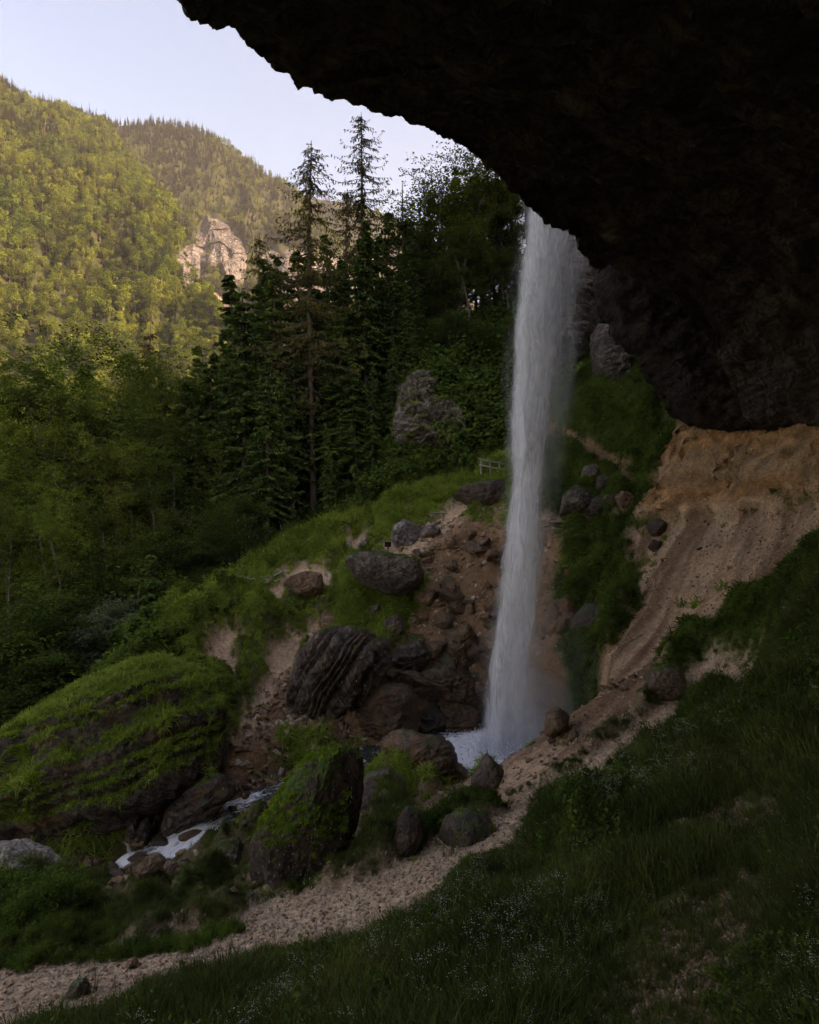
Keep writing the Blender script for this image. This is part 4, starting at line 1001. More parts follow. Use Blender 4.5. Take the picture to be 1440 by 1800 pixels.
boulder([(490,1032),(510,1014),(540,1004),(566,1008),(568,1034),(556,1052),(530,1044)], 34.8, .6, M_TANR, "tan sandy rock ledge breaking through the left grassy bank", jag=.4)
boulder([(556,1098),(566,1082),(590,1078),(604,1090),(596,1102),(570,1106)], 32.0, .5, M_TANR, "pinkish brown rock on top of the ribbed boulder's mossy edge")
boulder([(672,1118),(676,1088),(700,1078),(716,1094),(710,1120),(688,1128)], 33.2, .6, M_DARK, "dark mossy rock between the ribbed boulder and the debris slope", turf=(14, .6))
boulder([(640,1082),(648,1066),(668,1062),(676,1076),(664,1088)], 33.6, .4, M_DARK, "small dark rock with a mossy cap under the grey capped boulder", turf=(16, .6))
for ol, th, mt, lb in [([(735,1217),(742,1180),(788,1168),(830,1184),(836,1214),(790,1232)], .9, M_BROWN, "wide layered ledge block across the middle of the lower debris"),
        ([(824,1252),(830,1214),(868,1203),(892,1224),(886,1256),(850,1266)], .8, M_DARK, "dark ledge block tucked against the left edge of the falls"),
        ([(768,1292),(775,1246),(812,1236),(842,1254),(838,1294),(800,1302)], .8, M_BROWN, "tall ochre ledge block standing at the water's edge of the pool"),
        ([(728,1297),(734,1256),(764,1240),(782,1260),(776,1300)], .7, M_DARK, "dark narrow block between the layered boulder and the ochre ledge block"),
        ([(778,1152),(790,1110),(824,1098),(842,1128),(832,1160),(800,1168)], .8, M_BROWN, "angular wet block in the upper middle of the debris slope"),
        ([(840,1172),(846,1122),(878,1100),(902,1130),(892,1176)], .8, M_TANR, "tall upright tan block leaning beside the falls"),
        ([(688,1172),(700,1136),(738,1128),(757,1154),(742,1182)], .8, M_DARK, "dark mossy ledge right above the ribbed boulder's flank")]:
    cx = sum(q[0] for q in ol) / len(ol); by = max(q[1] for q in ol)
    boulder(ol, snap(cx, by - 10) + .1, th, mt, lb, name="rock", cat="rock", group="large blocks of the debris slope", snapit=False, big=.7, power=5, ns=26, nth=96, facets=12, jag=1.0, strata=(.15, .3, .12))
# the big blocks one can tell apart on the debris slope
for (px, py, r, Y, lb) in [(822,1074,15,34.6,"rounded tan block high on the debris slope"),(856,1092,20,34.3,"leaning pale block near the falls on the debris slope"),(800,1136,20,33.6,"grey wet block in the middle of the debris slope"),
        (868,1130,22,33.5,"tall tan block partly hidden by the falling water"),(770,1156,16,33.2,"dark brown block left of the wet grey block"),(742,1090,16,34.0,"dark lumpy block at the left border of the debris slope"),
        (800,1255,22,31.0,"ochre streaked block just above the pool"),(842,1232,20,31.2,"flat brown block beside the foot of the falls"),(752,1218,24,31.4,"wide brown block low on the debris slope"),(836,1196,18,32.0,"wedge shaped block in the dark lower debris"),
        (862,1262,16,30.6,"low brown block touching the splash of the falls"),(716,1196,18,31.4,"reddish block above the layered pool boulder"),(1000,1010,12,34.2,"small block half veiled by mist right of the falls")]:
    g = Geo(); rr = r * Y / F; pts = [(px + r * 1.15 * math.cos(a) * random.Random(px + a).uniform(.8, 1.15), py + r * math.sin(a) * random.Random(py + a).uniform(.8, 1.15)) for a in np.linspace(0, 2 * np.pi, 8, endpoint=False)]
    boulder(pts, snap(px, py) + rr * .2, rr * .9, M_TANR if "tan" in lb or "pale" in lb else M_BROWN, lb, name="rock", cat="rock", group="large blocks of the debris slope", snapit=False, big=.8, power=4.5, ns=20, nth=72, facets=12, jag=1.2, strata=(.2, .28, .09))
# rubble: single stones lying on the debris slope, the rubble crest and along the stream
def chisel(seed, sub=3, planes=11):
    b = bmesh.new(); bmesh.ops.create_icosphere(b, subdivisions=sub, radius=1.0)
    v = np.array([w.co[:] for w in b.verts]); f = np.array([[w.index for w in q.verts] for q in b.faces]); b.free()
    r = np.random.default_rng(seed); nn = r.normal(size=(planes, 3)); nn /= np.linalg.norm(nn, axis=1)[:, None]; hh = r.uniform(.42, .9, planes)
    dt = v @ nn.T; rad = np.min(np.where(dt > .05, hh / np.maximum(dt, .05), 9), axis=1); rad = np.minimum(rad, 1.15)
    v = v * rad[:, None] * np.array([1.15, .95, .75]); v *= (1 + .07 * fbm(v * 2.5 + seed, 3))[:, None]
    return v, f
ROCKS = [chisel(k) for k in range(6)]
rock_me = {}
for mk, mt in (('tan', M_TANR), ('brown', M_BROWN), ('dark', M_DARK)):
    rock_me[mk] = [mesh_np("rubble_stone", v, f, mt, False) for v, f in ROCKS]
def place_rubble(n_, poly, Yr, rmin, rmax, mks, label, group, seed, zone=None):
    r = np.random.default_rng(seed); k = 0; tries = 0
    xs = np.array(poly)
    while k < n_ and tries < 40000:
        tries += 1
        i = r.integers(len(gx)); j = r.integers(len(gy)); x, y = gx[i], gy[j]
        if not (Yr[0] < y < Yr[1]): continue
        px, py = proj(x, y, GZ[i, j])
        if not in_poly(np.array([px]), np.array([py]), poly)[0]: continue
        s = rmin + (rmax - rmin) * r.random() ** 2.4
        o = link("rubble_stone", rock_me[mks[r.integers(len(mks))]][r.integers(6)], loc=(x, y, GZ[i, j] + s * .2))
        o.rotation_euler = (r.uniform(-.5, .5), r.uniform(-.5, .5), r.uniform(0, 6.28)); o.scale = (s * r.uniform(.8, 1.3), s, s * r.uniform(.8, 1.1))
        tag(o, label, "stone", group); k += 1
place_rubble(120, [(700,1000),(760,940),(895,930),(890,1280),(740,1290),(640,1300),(720,1180),(740,1060)], (28, 40), .12, .75, ('tan', 'brown', 'brown'), "tan or brown stone lying loose among the debris slope left of the waterfall", "stones of the debris slope", 3)
place_rubble(45, [(860,1360),(960,1280),(1060,1200),(1130,1180),(1080,1280),(980,1350),(900,1400),(800,1450),(740,1440)], (18, 27), .06, .28, ('brown', 'brown', 'tan'), "brown stone in the rubble crest between pool and gravel path", "stones of the rubble crest", 4)
place_rubble(45, [(160,1560),(200,1490),(300,1440),(400,1360),(520,1340),(520,1420),(440,1450),(360,1480),(300,1560),(230,1600)], (19, 28), .08, .34, ('brown', 'tan', 'dark'), "wet brown stone beside the little stream", "stones along the stream", 5)
place_rubble(20, [(400,1340),(470,1200),(540,1200),(600,1300),(640,1330),(480,1360)], (24, 33), .06, .26, ('tan', 'brown'), "tan stone in the gravel gully between the slab boulder and ribbed boulder", "stones of the gravel gully", 6)
place_rubble(14, [(1120,920),(1440,880),(1440,960),(1200,1100),(1080,1250),(1050,1180),(1120,1000)], (18, 36), .05, .16, ('tan', 'tan', 'dark'), "small stone lying on the open scree slope right of the falls", "stones on the scree slope", 7)
place_rubble(46, [(640,1170),(880,1120),(885,1290),(740,1296),(640,1310)], (28, 34), .3, .85, ('brown', 'brown', 'dark'), "wet brown block in the dark tumble at the foot of the debris slope", "blocks at the foot of the debris slope", 8)
rq = np.random.default_rng(12)
for k in range(16):       # stones breaking the flow
    i = int(20 + k * 11 + rq.integers(0, 8)); sc_ = rq.uniform(.12, .34); off = rq.uniform(-.9, .9) * wid[i]
    o = link("rubble_stone", rock_me[('brown', 'dark')[k % 2]][k % 6], loc=(sp[i, 0] + sd_[i, 0] * off, sp[i, 1] + sd_[i, 1] * off, zl[i] + sc_ * .1)); o.scale = (sc_ * 1.3, sc_, sc_); o.rotation_euler = (rq.uniform(-.3, .3), rq.uniform(-.3, .3), rq.uniform(0, 6))
    tag(o, "wet dark stone standing in the white water of the stream", "stone", "stones in the stream")
# ------------------------------------------------------------------ trees of the gorge: trunk (with its limbs) and crown
M_BARK = plain_mat("grey_brown_bark", (.045, .034, .026), (.16, .125, .095), scale=3, stretch=(4, 4, .6), bump=.8, dist=.04)
M_BARKP = plain_mat("pale_beech_bark", (.085, .072, .058), (.21, .18, .15), scale=2, stretch=(3, 3, .7), bump=.5, dist=.03)
M_TWIG = leaf_mat("larch_twigs", (0.072, 0.070, 0.026), (0.122, 0.108, 0.037), .15, .25, size=.3)
M_DEADTWIG = leaf_mat("reddish_larch_twigs", (.085, .055, .026), (.12, .075, .034), .15, .2, size=.3)
M_SPRUCE = leaf_mat("spruce_needles", (0.053, 0.097, 0.028), (0.117, 0.182, 0.039), .2, .35, size=.35)
M_BEECH = leaf_mat("beech_leaves", (0.076, 0.135, 0.030), (0.171, 0.225, 0.047), .5, .5, size=.3)
M_BEECH2 = leaf_mat("olive_beech_leaves", (0.086, 0.132, 0.030), (0.178, 0.213, 0.043), .5, .5, size=.3)
M_SHRUB = leaf_mat("shrub_leaves", (0.036, 0.075, 0.017), (0.085, 0.130, 0.029), .42, .35, size=.6)
M_SILVER = leaf_mat("grey_green_leaves", (0.072, 0.106, 0.058), (0.138, 0.174, 0.102), .35, .2, size=.6)

def quads(geo, p, a, b, sh):
    """diamond leaves: centres p, half axes a and b"""
    n_ = len(p); v = np.stack([p + a, p + b, p - a, p - b], 1).reshape(-1, 3)
    f = np.arange(4 * n_).reshape(-1, 4)
    geo.add(v, f, np.repeat(np.stack([sh, sh, sh], -1), 4, 0) if np.ndim(sh) == 1 else np.repeat(sh, 4, 0))
def spruce_meshes(seed, h=24., w=6.0, whorls=30, bare=.1, dens=1.0, mat=None, droop=.35):
    r = np.random.default_rng(seed); g = Geo(); t = Geo()
    lean = r.normal(0, .012, 2)
    zt = np.linspace(0, 1, 14); tp = np.c_[lean[0] * h * zt ** 2 + .08 * np.sin(zt * 7), lean[1] * h * zt ** 2, zt * h - .5 * (zt == 0)]
    tube(t, tp, .012 * h * (1 - zt) ** .9 + .02, 8)
    P_, A_, B_, S_ = [], [], [], []
    for k in range(whorls):
        f = (k + r.uniform(-.3, .3)) / whorls; f = min(max(f, 0), .985); z = h * (bare + (1 - bare) * f)
        m = r.integers(3, 6); R = w * .5 * ((1 - f) ** .85) * r.uniform(.75, 1.15) + .25
        if f < .12: R *= .7
        for q in range(m):
            if r.random() < .10: continue
            az = r.uniform(0, 2 * np.pi); L = R * r.uniform(.6, 1.15); d = np.array([math.cos(az), math.sin(az), 0.]); sd = np.array([-d[1], d[0], 0.])
            z += r.uniform(-.3, .3); up = .25 * (f - .3) + r.normal(0, .12); dr_ = droop * r.uniform(.6, 1.7); ns = max(4, int(L / .28)); s = np.linspace(.08, 1, ns)
            cx = np.interp(z, tp[:, 2], tp[:, 0]); cy_ = np.interp(z, tp[:, 2], tp[:, 1])
            sp_ = np.array([cx, cy_, z]) + d[None] * (L * s)[:, None] + np.array([0, 0, 1.])[None] * (L * (up * s - dr_ * s ** 1.6 + .14 * s ** 4))[:, None]
            tube(t, sp_[::max(1, ns // 4)], np.linspace(.035, .008, len(sp_[::max(1, ns // 4)])), 3, False)
            for side in (-1, 1):
                for rep in range(max(1, int(3.0 * dens + r.random()))):
                    ln = (.26 + .42 * (1 - s) * min(1, L / 2) + .12) * r.uniform(.6, 1.2, ns)
                    ax = (sd[None] * side * r.uniform(.5, 1.0, (ns, 1)) + d[None] * r.uniform(.35, .9, (ns, 1)) + np.array([0, 0, -1.])[None] * r.uniform(.1, 1.15, (ns, 1)))
                    ax /= np.linalg.norm(ax, axis=1)[:, None]; ax *= (ln * .5)[:, None]
                    bx = np.cross(ax, r.normal(0, .5, (ns, 3)) + [0, 0, 1.2]); bx /= np.linalg.norm(bx, axis=1)[:, None] + 1e-9
                    P_.append(sp_ + ax + r.normal(0, .04, (ns, 3))); A_.append(ax); B_.append(bx * (.07 + .10 * r.random((ns, 1)))); S_.append(r.uniform(.7, 1.3, ns))
            P_.append(sp_); A_.append(np.gradient(sp_, axis=0) * .7); B_.append(np.repeat(sd[None] * .07, ns, 0)); S_.append(r.uniform(.6, 1.1, ns))
    quads(g, np.vstack(P_), np.vstack(A_), np.vstack(B_), np.concatenate(S_))
    return t.mesh("trunk", M_BARK, True), g.mesh("crown", mat or M_SPRUCE), h
def larch_meshes(seed, h=27., w=8., bare=.3, mat=None, twigs=1.0, needle=.5):
    """open crown of long drooping branches hung with thin twigs"""
    r = np.random.default_rng(seed); g = Geo(); t = Geo()
    zt = np.linspace(0, 1, 16); tp = np.c_[.25 * np.sin(zt * 5 + seed), .2 * np.sin(zt * 4 + 2), zt * h - .5 * (zt == 0)]
    tube(t, tp, .0082 * h * (1 - zt) ** .8 + .025, 8)
    P_, A_, B_, S_ = [], [], [], []
    nb = int(165 * twigs)
    for k in range(nb):
        f = r.random() ** .9; z = h * (bare + (1 - bare) * f * .985); L = (w * .5 * (1 - f) ** .6 + .5) * r.uniform(.35, 1.15)
        if f < .2: L *= .75
        az = r.uniform(0, 2 * np.pi); d = np.array([math.cos(az), math.sin(az), 0.]); ns = max(5, int(L / .22)); s = np.linspace(0, 1, ns)
        cx = np.interp(z, tp[:, 2], tp[:, 0]); cy_ = np.interp(z, tp[:, 2], tp[:, 1])
        dr = r.uniform(.2, .75); wob = .08 * L * np.sin(s * r.uniform(4, 9) + r.uniform(0, 6))
        sd = np.array([-d[1], d[0], 0.])
        sp_ = np.array([cx, cy_, z]) + d * (L * s)[:, None] + sd * wob[:, None] + np.array([0, 0, 1.]) * (L * (.12 * s - dr * s ** 1.5 + .3 * s ** 4))[:, None]
        tube(t, sp_[::2] if ns > 5 else sp_, np.linspace(.04, .008, len(sp_[::2] if ns > 5 else sp_)), 3, False)
        rep = 5
        for q in range(rep):
            m = ns; ln = r.uniform(.12, .55, m) * (1.1 - .4 * s)
            ax = np.array([0, 0, -1.]) * r.uniform(.2, 1.0, (m, 1)) + sd * r.normal(0, .55, (m, 1)) + d * r.uniform(0, .8, (m, 1)); ax /= np.linalg.norm(ax, axis=1)[:, None]; ax *= ln[:, None] * .5
            bx = np.cross(ax, r.normal(size=(m, 3))); bx /= np.linalg.norm(bx, axis=1)[:, None] + 1e-9
            P_.append(sp_ + ax); A_.append(ax); B_.append(bx * (.010 + .045 * needle * r.random((m, 1)))); S_.append(r.uniform(.6, 1.3, m))
    quads(g, np.vstack(P_), np.vstack(A_), np.vstack(B_), np.concatenate(S_))
    return t.mesh("trunk", M_BARK, True), g.mesh("crown", mat or M_TWIG), h
def beech_meshes(seed, h=26., w=12., bare=.3, mat=None, bark=None, leaf=.2, sprays=1450, stems=1):
    r = np.random.default_rng(seed); g = Geo(); t = Geo(); tips = []
    def limb(p, d, L, rad, lev):
        ns = 7 if lev < 2 else 5
        pts = [p]; dd = d / np.linalg.norm(d)
        for k in range(ns - 1):
            dd = dd + r.normal(0, .10 + .05 * lev, 3) + np.array([0, 0, .05 if lev < 2 else -.01]); dd /= np.linalg.norm(dd)
            pts.append(pts[-1] + dd * L / (ns - 1))
        pts = np.array(pts)
        tube(t, pts, np.linspace(rad, rad * .45 if lev < 3 else .006, ns), 7 if lev == 0 else (5 if lev == 1 else 3), lev == 0)
        if lev >= 1:
            for q in pts[3 if lev == 1 else 2:]: tips.append((q, dd, lev))
        if lev < 3:
            nb = (9, 5, 4)[lev]
            for k in range(nb):
                f = r.uniform(bare if lev == 0 else .3, 1.0); i = int(f * (ns - 1)); i = min(i, ns - 2); q = pts[i] + (pts[i + 1] - pts[i]) * (f * (ns - 1) - i)
                az = r.uniform(0, 2 * np.pi); o_ = np.array([math.cos(az), math.sin(az), r.uniform(.15, .7) if lev < 2 else r.uniform(-.15, .3)])
                nd = dd * (.35 if lev else .2) + o_ * .9
                l2 = L * ((.42, .55, .5)[lev]) * r.uniform(.6, 1.1) * (1.15 - .5 * f if lev == 0 else 1)
                if lev == 0: l2 = w * .5 * r.uniform(.6, 1.1) * (1.15 - .55 * f)
                limb(q, nd, l2, rad * (.42 if lev == 0 else .5) * (1.1 - .4 * f), lev + 1)
    for sidx in range(stems):
        a = r.uniform(0, 6.28); limb(np.array([.15 * math.cos(a) * (stems > 1), .15 * math.sin(a) * (stems > 1), -.5]), np.array([.25 * math.cos(a) * (stems > 1) + r.normal(0, .02), .25 * math.sin(a) * (stems > 1), 1.]), h * .86, .0095 * h + .04, 0)
    idx = r.choice(len(tips), min(sprays, len(tips)), replace=len(tips) < sprays)
    P_, A_, B_, S_ = [], [], [], []
    env = [(None, None, 0)] * int(sprays * .6)
    ncl = int(34 + 3 * h / 2); cz = r.random(ncl) ** .8; ca_ = r.uniform(0, 6.28, ncl); crd = w * .5 * np.sin(np.pi * (.10 + .83 * cz)) ** .7 * r.random(ncl) ** .3 * r.uniform(.75, 1.15, ncl)
    cl = np.c_[crd * np.cos(ca_), crd * np.sin(ca_), h * (bare * .75 + (1 - bare * .75) * cz)]; cs = r.uniform(.7, 1.4, ncl) * w / 12
    for it in list(idx) + env:
        if isinstance(it, tuple):            # leafy boughs: clumps of sprays with gaps between them
            kc = r.integers(ncl); q = cl[kc] + r.normal(0, 1, 3) * np.array([1, 1, .6]) * cs[kc]; lum = .62 + .75 * ((kc * 7919) % 97) / 97.0
        else: (q, dd, lev), lum = tips[it], 1.0
        m = r.integers(11, 20); rad = r.uniform(.4, 1.0) * min(1, h / 12)
        th = r.uniform(0, 2 * np.pi, m); rr = rad * np.sqrt(r.random(m))
        tilt = r.normal(0, .28, 2)
        off = np.c_[rr * np.cos(th), rr * np.sin(th), rr * np.cos(th) * tilt[0] + rr * np.sin(th) * tilt[1] + r.normal(0, .05, m) - .10 * rr]
        nr = np.c_[r.normal(tilt[0] * -1, .45, m), r.normal(-tilt[1], .45, m), np.ones(m)]; nr /= np.linalg.norm(nr, axis=1)[:, None]
        ax = np.cross(nr, r.normal(size=(m, 3))); ax /= np.linalg.norm(ax, axis=1)[:, None]; bx = np.cross(nr, ax)
        sz = leaf * r.uniform(.6, 1.2, (m, 1))
        P_.append(q + off); A_.append(ax * sz * .62); B_.append(bx * sz * .38); S_.append(np.full(m, r.uniform(.75, 1.25) * lum) * r.uniform(.85, 1.15, m))
    quads(g, np.vstack(P_), np.vstack(A_), np.vstack(B_), np.concatenate(S_))
    return t.mesh("trunk", bark or M_BARKP, True), g.mesh("crown", mat or M_BEECH), h
def snag_meshes(seed, h=16.):
    r = np.random.default_rng(seed); t = Geo(); g = Geo(); zt = np.linspace(0, 1, 12)
    tube(t, np.c_[.15 * np.sin(zt * 5), .1 * zt, zt * h - .5 * (zt == 0)], .011 * h * (1 - zt) ** .7 + .02, 7)
    for k in range(46):
        z = h * r.uniform(.3, .97); a = r.uniform(0, 6.28); L = r.uniform(.3, 1.3) * (1.2 - z / h); s = np.linspace(0, 1, 4)
        tube(g, np.c_[.1 * np.sin(z / h * 5) + math.cos(a) * L * s, math.sin(a) * L * s, z + L * (.1 * s - .35 * s ** 2)], np.linspace(.03, .008, 4), 3, False)
    return t.mesh("trunk", M_BARK, True), g.mesh("branches", M_BARK, True), h

SP = [spruce_meshes(k, h=24, w=6.2 + .5 * k, whorls=58, bare=.03 + .03 * k) for k in range(4)]
SPT = [spruce_meshes(30 + k, h=24, w=5.2, whorls=50, bare=.25, droop=.5) for k in range(2)]
LA = [larch_meshes(41, 27, 10, .28, needle=1.1, twigs=1.25), larch_meshes(42, 30, 12, .22, needle=1.3, twigs=1.3), larch_meshes(43, 26, 8.5, .2, needle=1.1, twigs=1.2)]
LAR = larch_meshes(44, 26, 6, .25, mat=M_DEADTWIG, needle=1.2)
BE = [beech_meshes(50, 28, 13, .34), beech_meshes(51, 27, 12, .42, mat=M_BEECH2), beech_meshes(52, 26, 11, .3), beech_meshes(53, 24, 11, .45, mat=M_BEECH2)]
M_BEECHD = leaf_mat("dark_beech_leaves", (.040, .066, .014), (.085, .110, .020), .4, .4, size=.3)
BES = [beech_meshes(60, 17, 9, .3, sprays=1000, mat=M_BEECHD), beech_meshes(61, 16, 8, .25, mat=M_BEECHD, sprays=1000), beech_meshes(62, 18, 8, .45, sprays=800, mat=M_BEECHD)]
M_SHRUB2 = M_SHRUB
SHR = [beech_meshes(70, 5, 5.0, .1, mat=M_SHRUB, leaf=.085, sprays=1300, stems=3, bark=M_BARK), beech_meshes(71, 4.4, 4.6, .1, mat=M_SILVER, leaf=.09, sprays=1300, stems=3, bark=M_BARK), beech_meshes(72, 6.5, 6, .12, mat=M_SHRUB, leaf=.095, sprays=1700, stems=2, bark=M_BARK)]
SSM = spruce_meshes(80, h=7, w=3.4, whorls=20, bare=.12)
SN = snag_meshes(90)
def plant(name, pr, px, Y, top, label, cat, group=None, base=None, crown="crown", seed=0, wx=1.0):
    r = random.Random(px * 7 + Y * 13 + top)
    x = (px - 720) / F * Y; z = base if base is not None else float(ground_z(x, Y))
    zt = (900 - top) / F * Y; s = max((zt - z) / pr[2], .15)
    e = empty(name, (x, Y, z), r.uniform(0, 6.28)); e.scale = (s * wx, s * wx, s)
    link("trunk", pr[0], e); link(crown, pr[1], e)
    tag(e, label, cat, group); return e
T = plant
# the ones that stand out
T("larch_tree", LA[0], 548, 47, 250, "tall thin larch with a bare trunk against the far cliffs, left of the taller pair", "tree", "tall larches", wx=.95)
T("larch_tree", LA[1], 634, 54, 196, "tallest larch with wispy crown reaching up to the overhang", "tree", "tall larches")
T("larch_tree", LA[2], 612, 56, 330, "slightly shorter larch close beside the tallest larch", "tree", "tall larches")
T("larch_tree", LA[2], 458, 60, 408, "thin larch with sparse crown in front of the pale far cliff", "tree", "tall larches", wx=.8)
T("larch_tree", LAR, 270, 58, 572, "reddish larch rising above the left beeches", "tree", wx=1.0)
T("dead_tree", SN, 711, 58, 318, "bare pointed snag against the sky right of the larches", "tree", crown="branches")
T("dead_tree", SN, 699, 60, 372, "shorter bare snag just left of the pointed snag", "tree", crown="branches", wx=.8)
T("dead_tree", SN, 737, 57, 400, "leaning bare snag in front of the beeches by the overhang", "tree", crown="branches")
T("spruce_tree", SP[0], 370, 50, 622, "slim dark spruce standing between the left beeches", "tree")
T("spruce_tree", SPT[0], 575, 44.2, 745, "spruce with a bare reddish lower trunk at the top of the grassy bank", "tree")
T("spruce_tree", SPT[1], 655, 45.6, 640, "thin spruce left of the rock outcrop, one of a pair with visible trunks", "tree")
T("spruce_tree", SPT[0], 688, 46.2, 600, "thin spruce nearest the rock outcrop, one of a pair with visible trunks", "tree")
T("beech_tree", BE[0], 112, 47, 585, "large forked beech with a pale trunk at the left of the wood", "tree")
T("beech_tree", BE[3], 312, 52, 612, "tall beech with open crown beside the slim dark spruce", "tree")
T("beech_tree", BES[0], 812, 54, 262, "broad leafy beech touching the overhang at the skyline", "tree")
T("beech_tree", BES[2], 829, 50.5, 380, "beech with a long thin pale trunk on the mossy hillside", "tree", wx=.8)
# the rest of the wood
gl = "beech in the dense left hand wood below the sunlit mountain"
for i, (px, Y, top) in enumerate([(58,55,660),(200,60,650),(22,43,720),(165,43,755),(245,49,720),(-45,50,640),(-40,40,790),(335,60,680),(80,40,850),(140,64,700),(285,44,800),(205,52,700),(0,62,690),(385,47,780),(-100,46,690),(40,66,690),(130,54,700),(70,48,720),(230,45,800),(320,48,740),(180,49,700),(-20,46,740),(265,54,660),(350,53,690),(110,38,880),(195,39,900),(20,38,880),(290,40,900),(150,70,720),(220,68,690)]):
    T("beech_tree", BE[i % 4], px, Y, top - 20, gl, "tree", "beeches of the left wood", wx=.62)
gw = "slim spruce or fir rising among the beeches of the left wood"
for i, (px, Y, top) in enumerate([(60,50,650),(150,55,630),(212,47,700),(250,57,622),(332,50,670),(18,58,640),(100,60,640),(392,52,620),(182,44,760),(300,56,640),(-30,52,650),(130,46,740),(352,58,610),(230,62,610),(75,44,800)]):
    T("spruce_tree", (SP + SPT)[i % 6], px, Y, top, gw, "tree", "slim conifers of the left wood", wx=.95)
gs = "dark spruce in the dense stand behind the grassy bank"
for i, (px, Y, top) in enumerate([(402,56,640),(345,48,790),(430,47,560),(452,53,540),(418,64,540),(482,47.5,560),(505,51,585),(528,55,540),(470,43.5,720),(592,47.5,640),(610,50.5,560),(642,48.5,500),(664,50,520),(700,51,545),(722,54,500),(748,57,430),(602,53,590),(560,52,600),(540,49,660),(500,45,760),(440,45,830),(625,46,720),(716,48.5,600),(760,54,520),(575,58,520),(680,57,470),(405,49,700),(425,52,650),(460,48,640),(515,47,680),(548,54,560),(585,50,600),(632,52,520),(655,53,500),(690,49,600),(710,52,540),(735,51,560),(620,48,650),(440,57,600),(490,55,560),(385,53,720)]):
    T("spruce_tree", (SP + SPT)[i % 6], px, Y, top - (105 if 465 < px < 725 else 55), gs, "tree", "spruces behind the grassy bank", wx=1.1)
gh = "leafy beech on the hillside left of the waterfall top"
for i, (px, Y, top) in enumerate([(768,60,300),(790,57,330),(858,57,320),(890,55,345),(912,58,385),(872,60,300),(840,60,290),(742,62,380),(895,51,440),(930,56,400),(785,53,450)]):
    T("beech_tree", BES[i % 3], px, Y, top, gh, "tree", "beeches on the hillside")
gc = "dark conifer between the beeches on the hillside left of the falls"
for i, (px, Y, top) in enumerate([(756,58,350),(800,59,300),(838,56.5,330),(868,58,330),(905,57,400),(730,59,440),(780,55.5,430),(885,56,420),(850,54,430)]):
    T("spruce_tree", (SP + SPT)[(i * 5) % 6], px, Y, top, gc, "tree", "conifers on the hillside", wx=1.1)
gb = "low bushy beech leaning out over the mossy hillside"
for i, (px, Y, top) in enumerate([(770,50,560),(850,48.5,570),(800,49.5,545),(905,48,560),(730,50,600)]):
    T("beech_tree", SHR[2], px, Y, top, gb, "tree", "bushy beeches on the mossy hillside")
# forest edge
T("shrub", SHR[2], 412, 38.5, 872, "fresh green leafy bush at the forest edge behind the grassy bank", "shrub")
T("shrub", SHR[1], 215, 33.5, 1060, "silvery green shrub glowing at the dark forest edge", "shrub", wx=1.15)
T("spruce_tree", SSM, 266, 35.5, 985, "small young spruce with dead lower twigs beside the silvery shrub", "tree")
T("spruce_tree", SSM, 640, 41.5, 845, "tiny spruce at the upper end of the grassy bank", "tree", wx=1.3)
ge = "green shrub in the shade along the dark forest edge"
for i, (px, Y, top) in enumerate([(330,37,1000),(370,38,950),(300,34.5,1060),(150,36,1010),(90,34,1050),(20,33,1010),(-30,31,1060),(60,31,1120),(455,40.5,900),(180,39,960),(240,40,930),(120,30.5,1170),(-10,28.5,1170),(510,42.5,880),(350,41,890),(280,42,880)]):
    T("shrub", SHR[(0, 2)[i % 2]], px, Y, top + 45, ge, "shrub", "shrubs along the forest edge", wx=1.2)
# the wood goes on behind, too deep in shade to be told apart
r = np.random.default_rng(77)
def wood_points(n_, y0, y1):
    pts = []
    while len(pts) < n_:
        x = r.uniform(-150, 10); y = r.uniform(y0, y1); px = 720 + F * x / y
        if -160 < px < 735: pts.append((x, y, -34 + (x + 60) * .04 if y > 72 or x < -40 else float(ground_z(x, y))))
    return np.array(pts)
pts = wood_points(60, 66, 135); m = len(pts); s = r.uniform(.75, 1.1, m)
scatter("deep_wood", pts, np.c_[np.zeros((m, 2)), r.uniform(0, 6.28, m)], np.c_[s, s, s], r.integers(0, 6, m), [SP[0][1], SP[2][1], SPT[0][1], BE[0][1], BE[1][1], BE[3][1]], label="deep shaded wood filling the valley behind the first trees")
pts = wood_points(520, 135, 300); m = len(pts); s = r.uniform(.9, 1.4, m)
scatter("valley_wood", pts, np.c_[np.zeros((m, 2)), r.uniform(0, 6.28, m)], np.c_[s, s, s], r.integers(0, 8, m), PRO, label="valley wood at the foot of the sunlit mountain")
# ------------------------------------------------------------------ grass, herbs, flowers, pebbles
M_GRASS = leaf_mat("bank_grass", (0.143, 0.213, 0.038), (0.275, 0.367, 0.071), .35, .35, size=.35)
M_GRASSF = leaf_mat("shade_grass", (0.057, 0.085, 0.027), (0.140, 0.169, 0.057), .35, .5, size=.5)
M_SLOPE = leaf_mat("slope_grass", (.060, .105, .022), (.130, .190, .042), .35, .4, size=.5)
M_MOSSG = leaf_mat("moss_turf", (0.092, 0.174, 0.022), (0.203, 0.306, 0.031), .3, .35, size=.8)
M_HERB = leaf_mat("herb_leaves", (0.045, 0.088, 0.020), (0.105, 0.165, 0.033), .35, .4, size=.8)
M_FLOWER = leaf_mat("white_umbels", (.36, .38, .30), (.55, .56, .47), .3, .1, size=3)
M_PEB = plain_mat("gravel_stone", (0.240, 0.174, 0.114), (0.564, 0.438, 0.324), scale=1.2, bump=.3)
M_PEBB = plain_mat("brown_gravel_stone", (0.120, 0.072, 0.041), (0.336, 0.216, 0.132), scale=1.2, bump=.3)
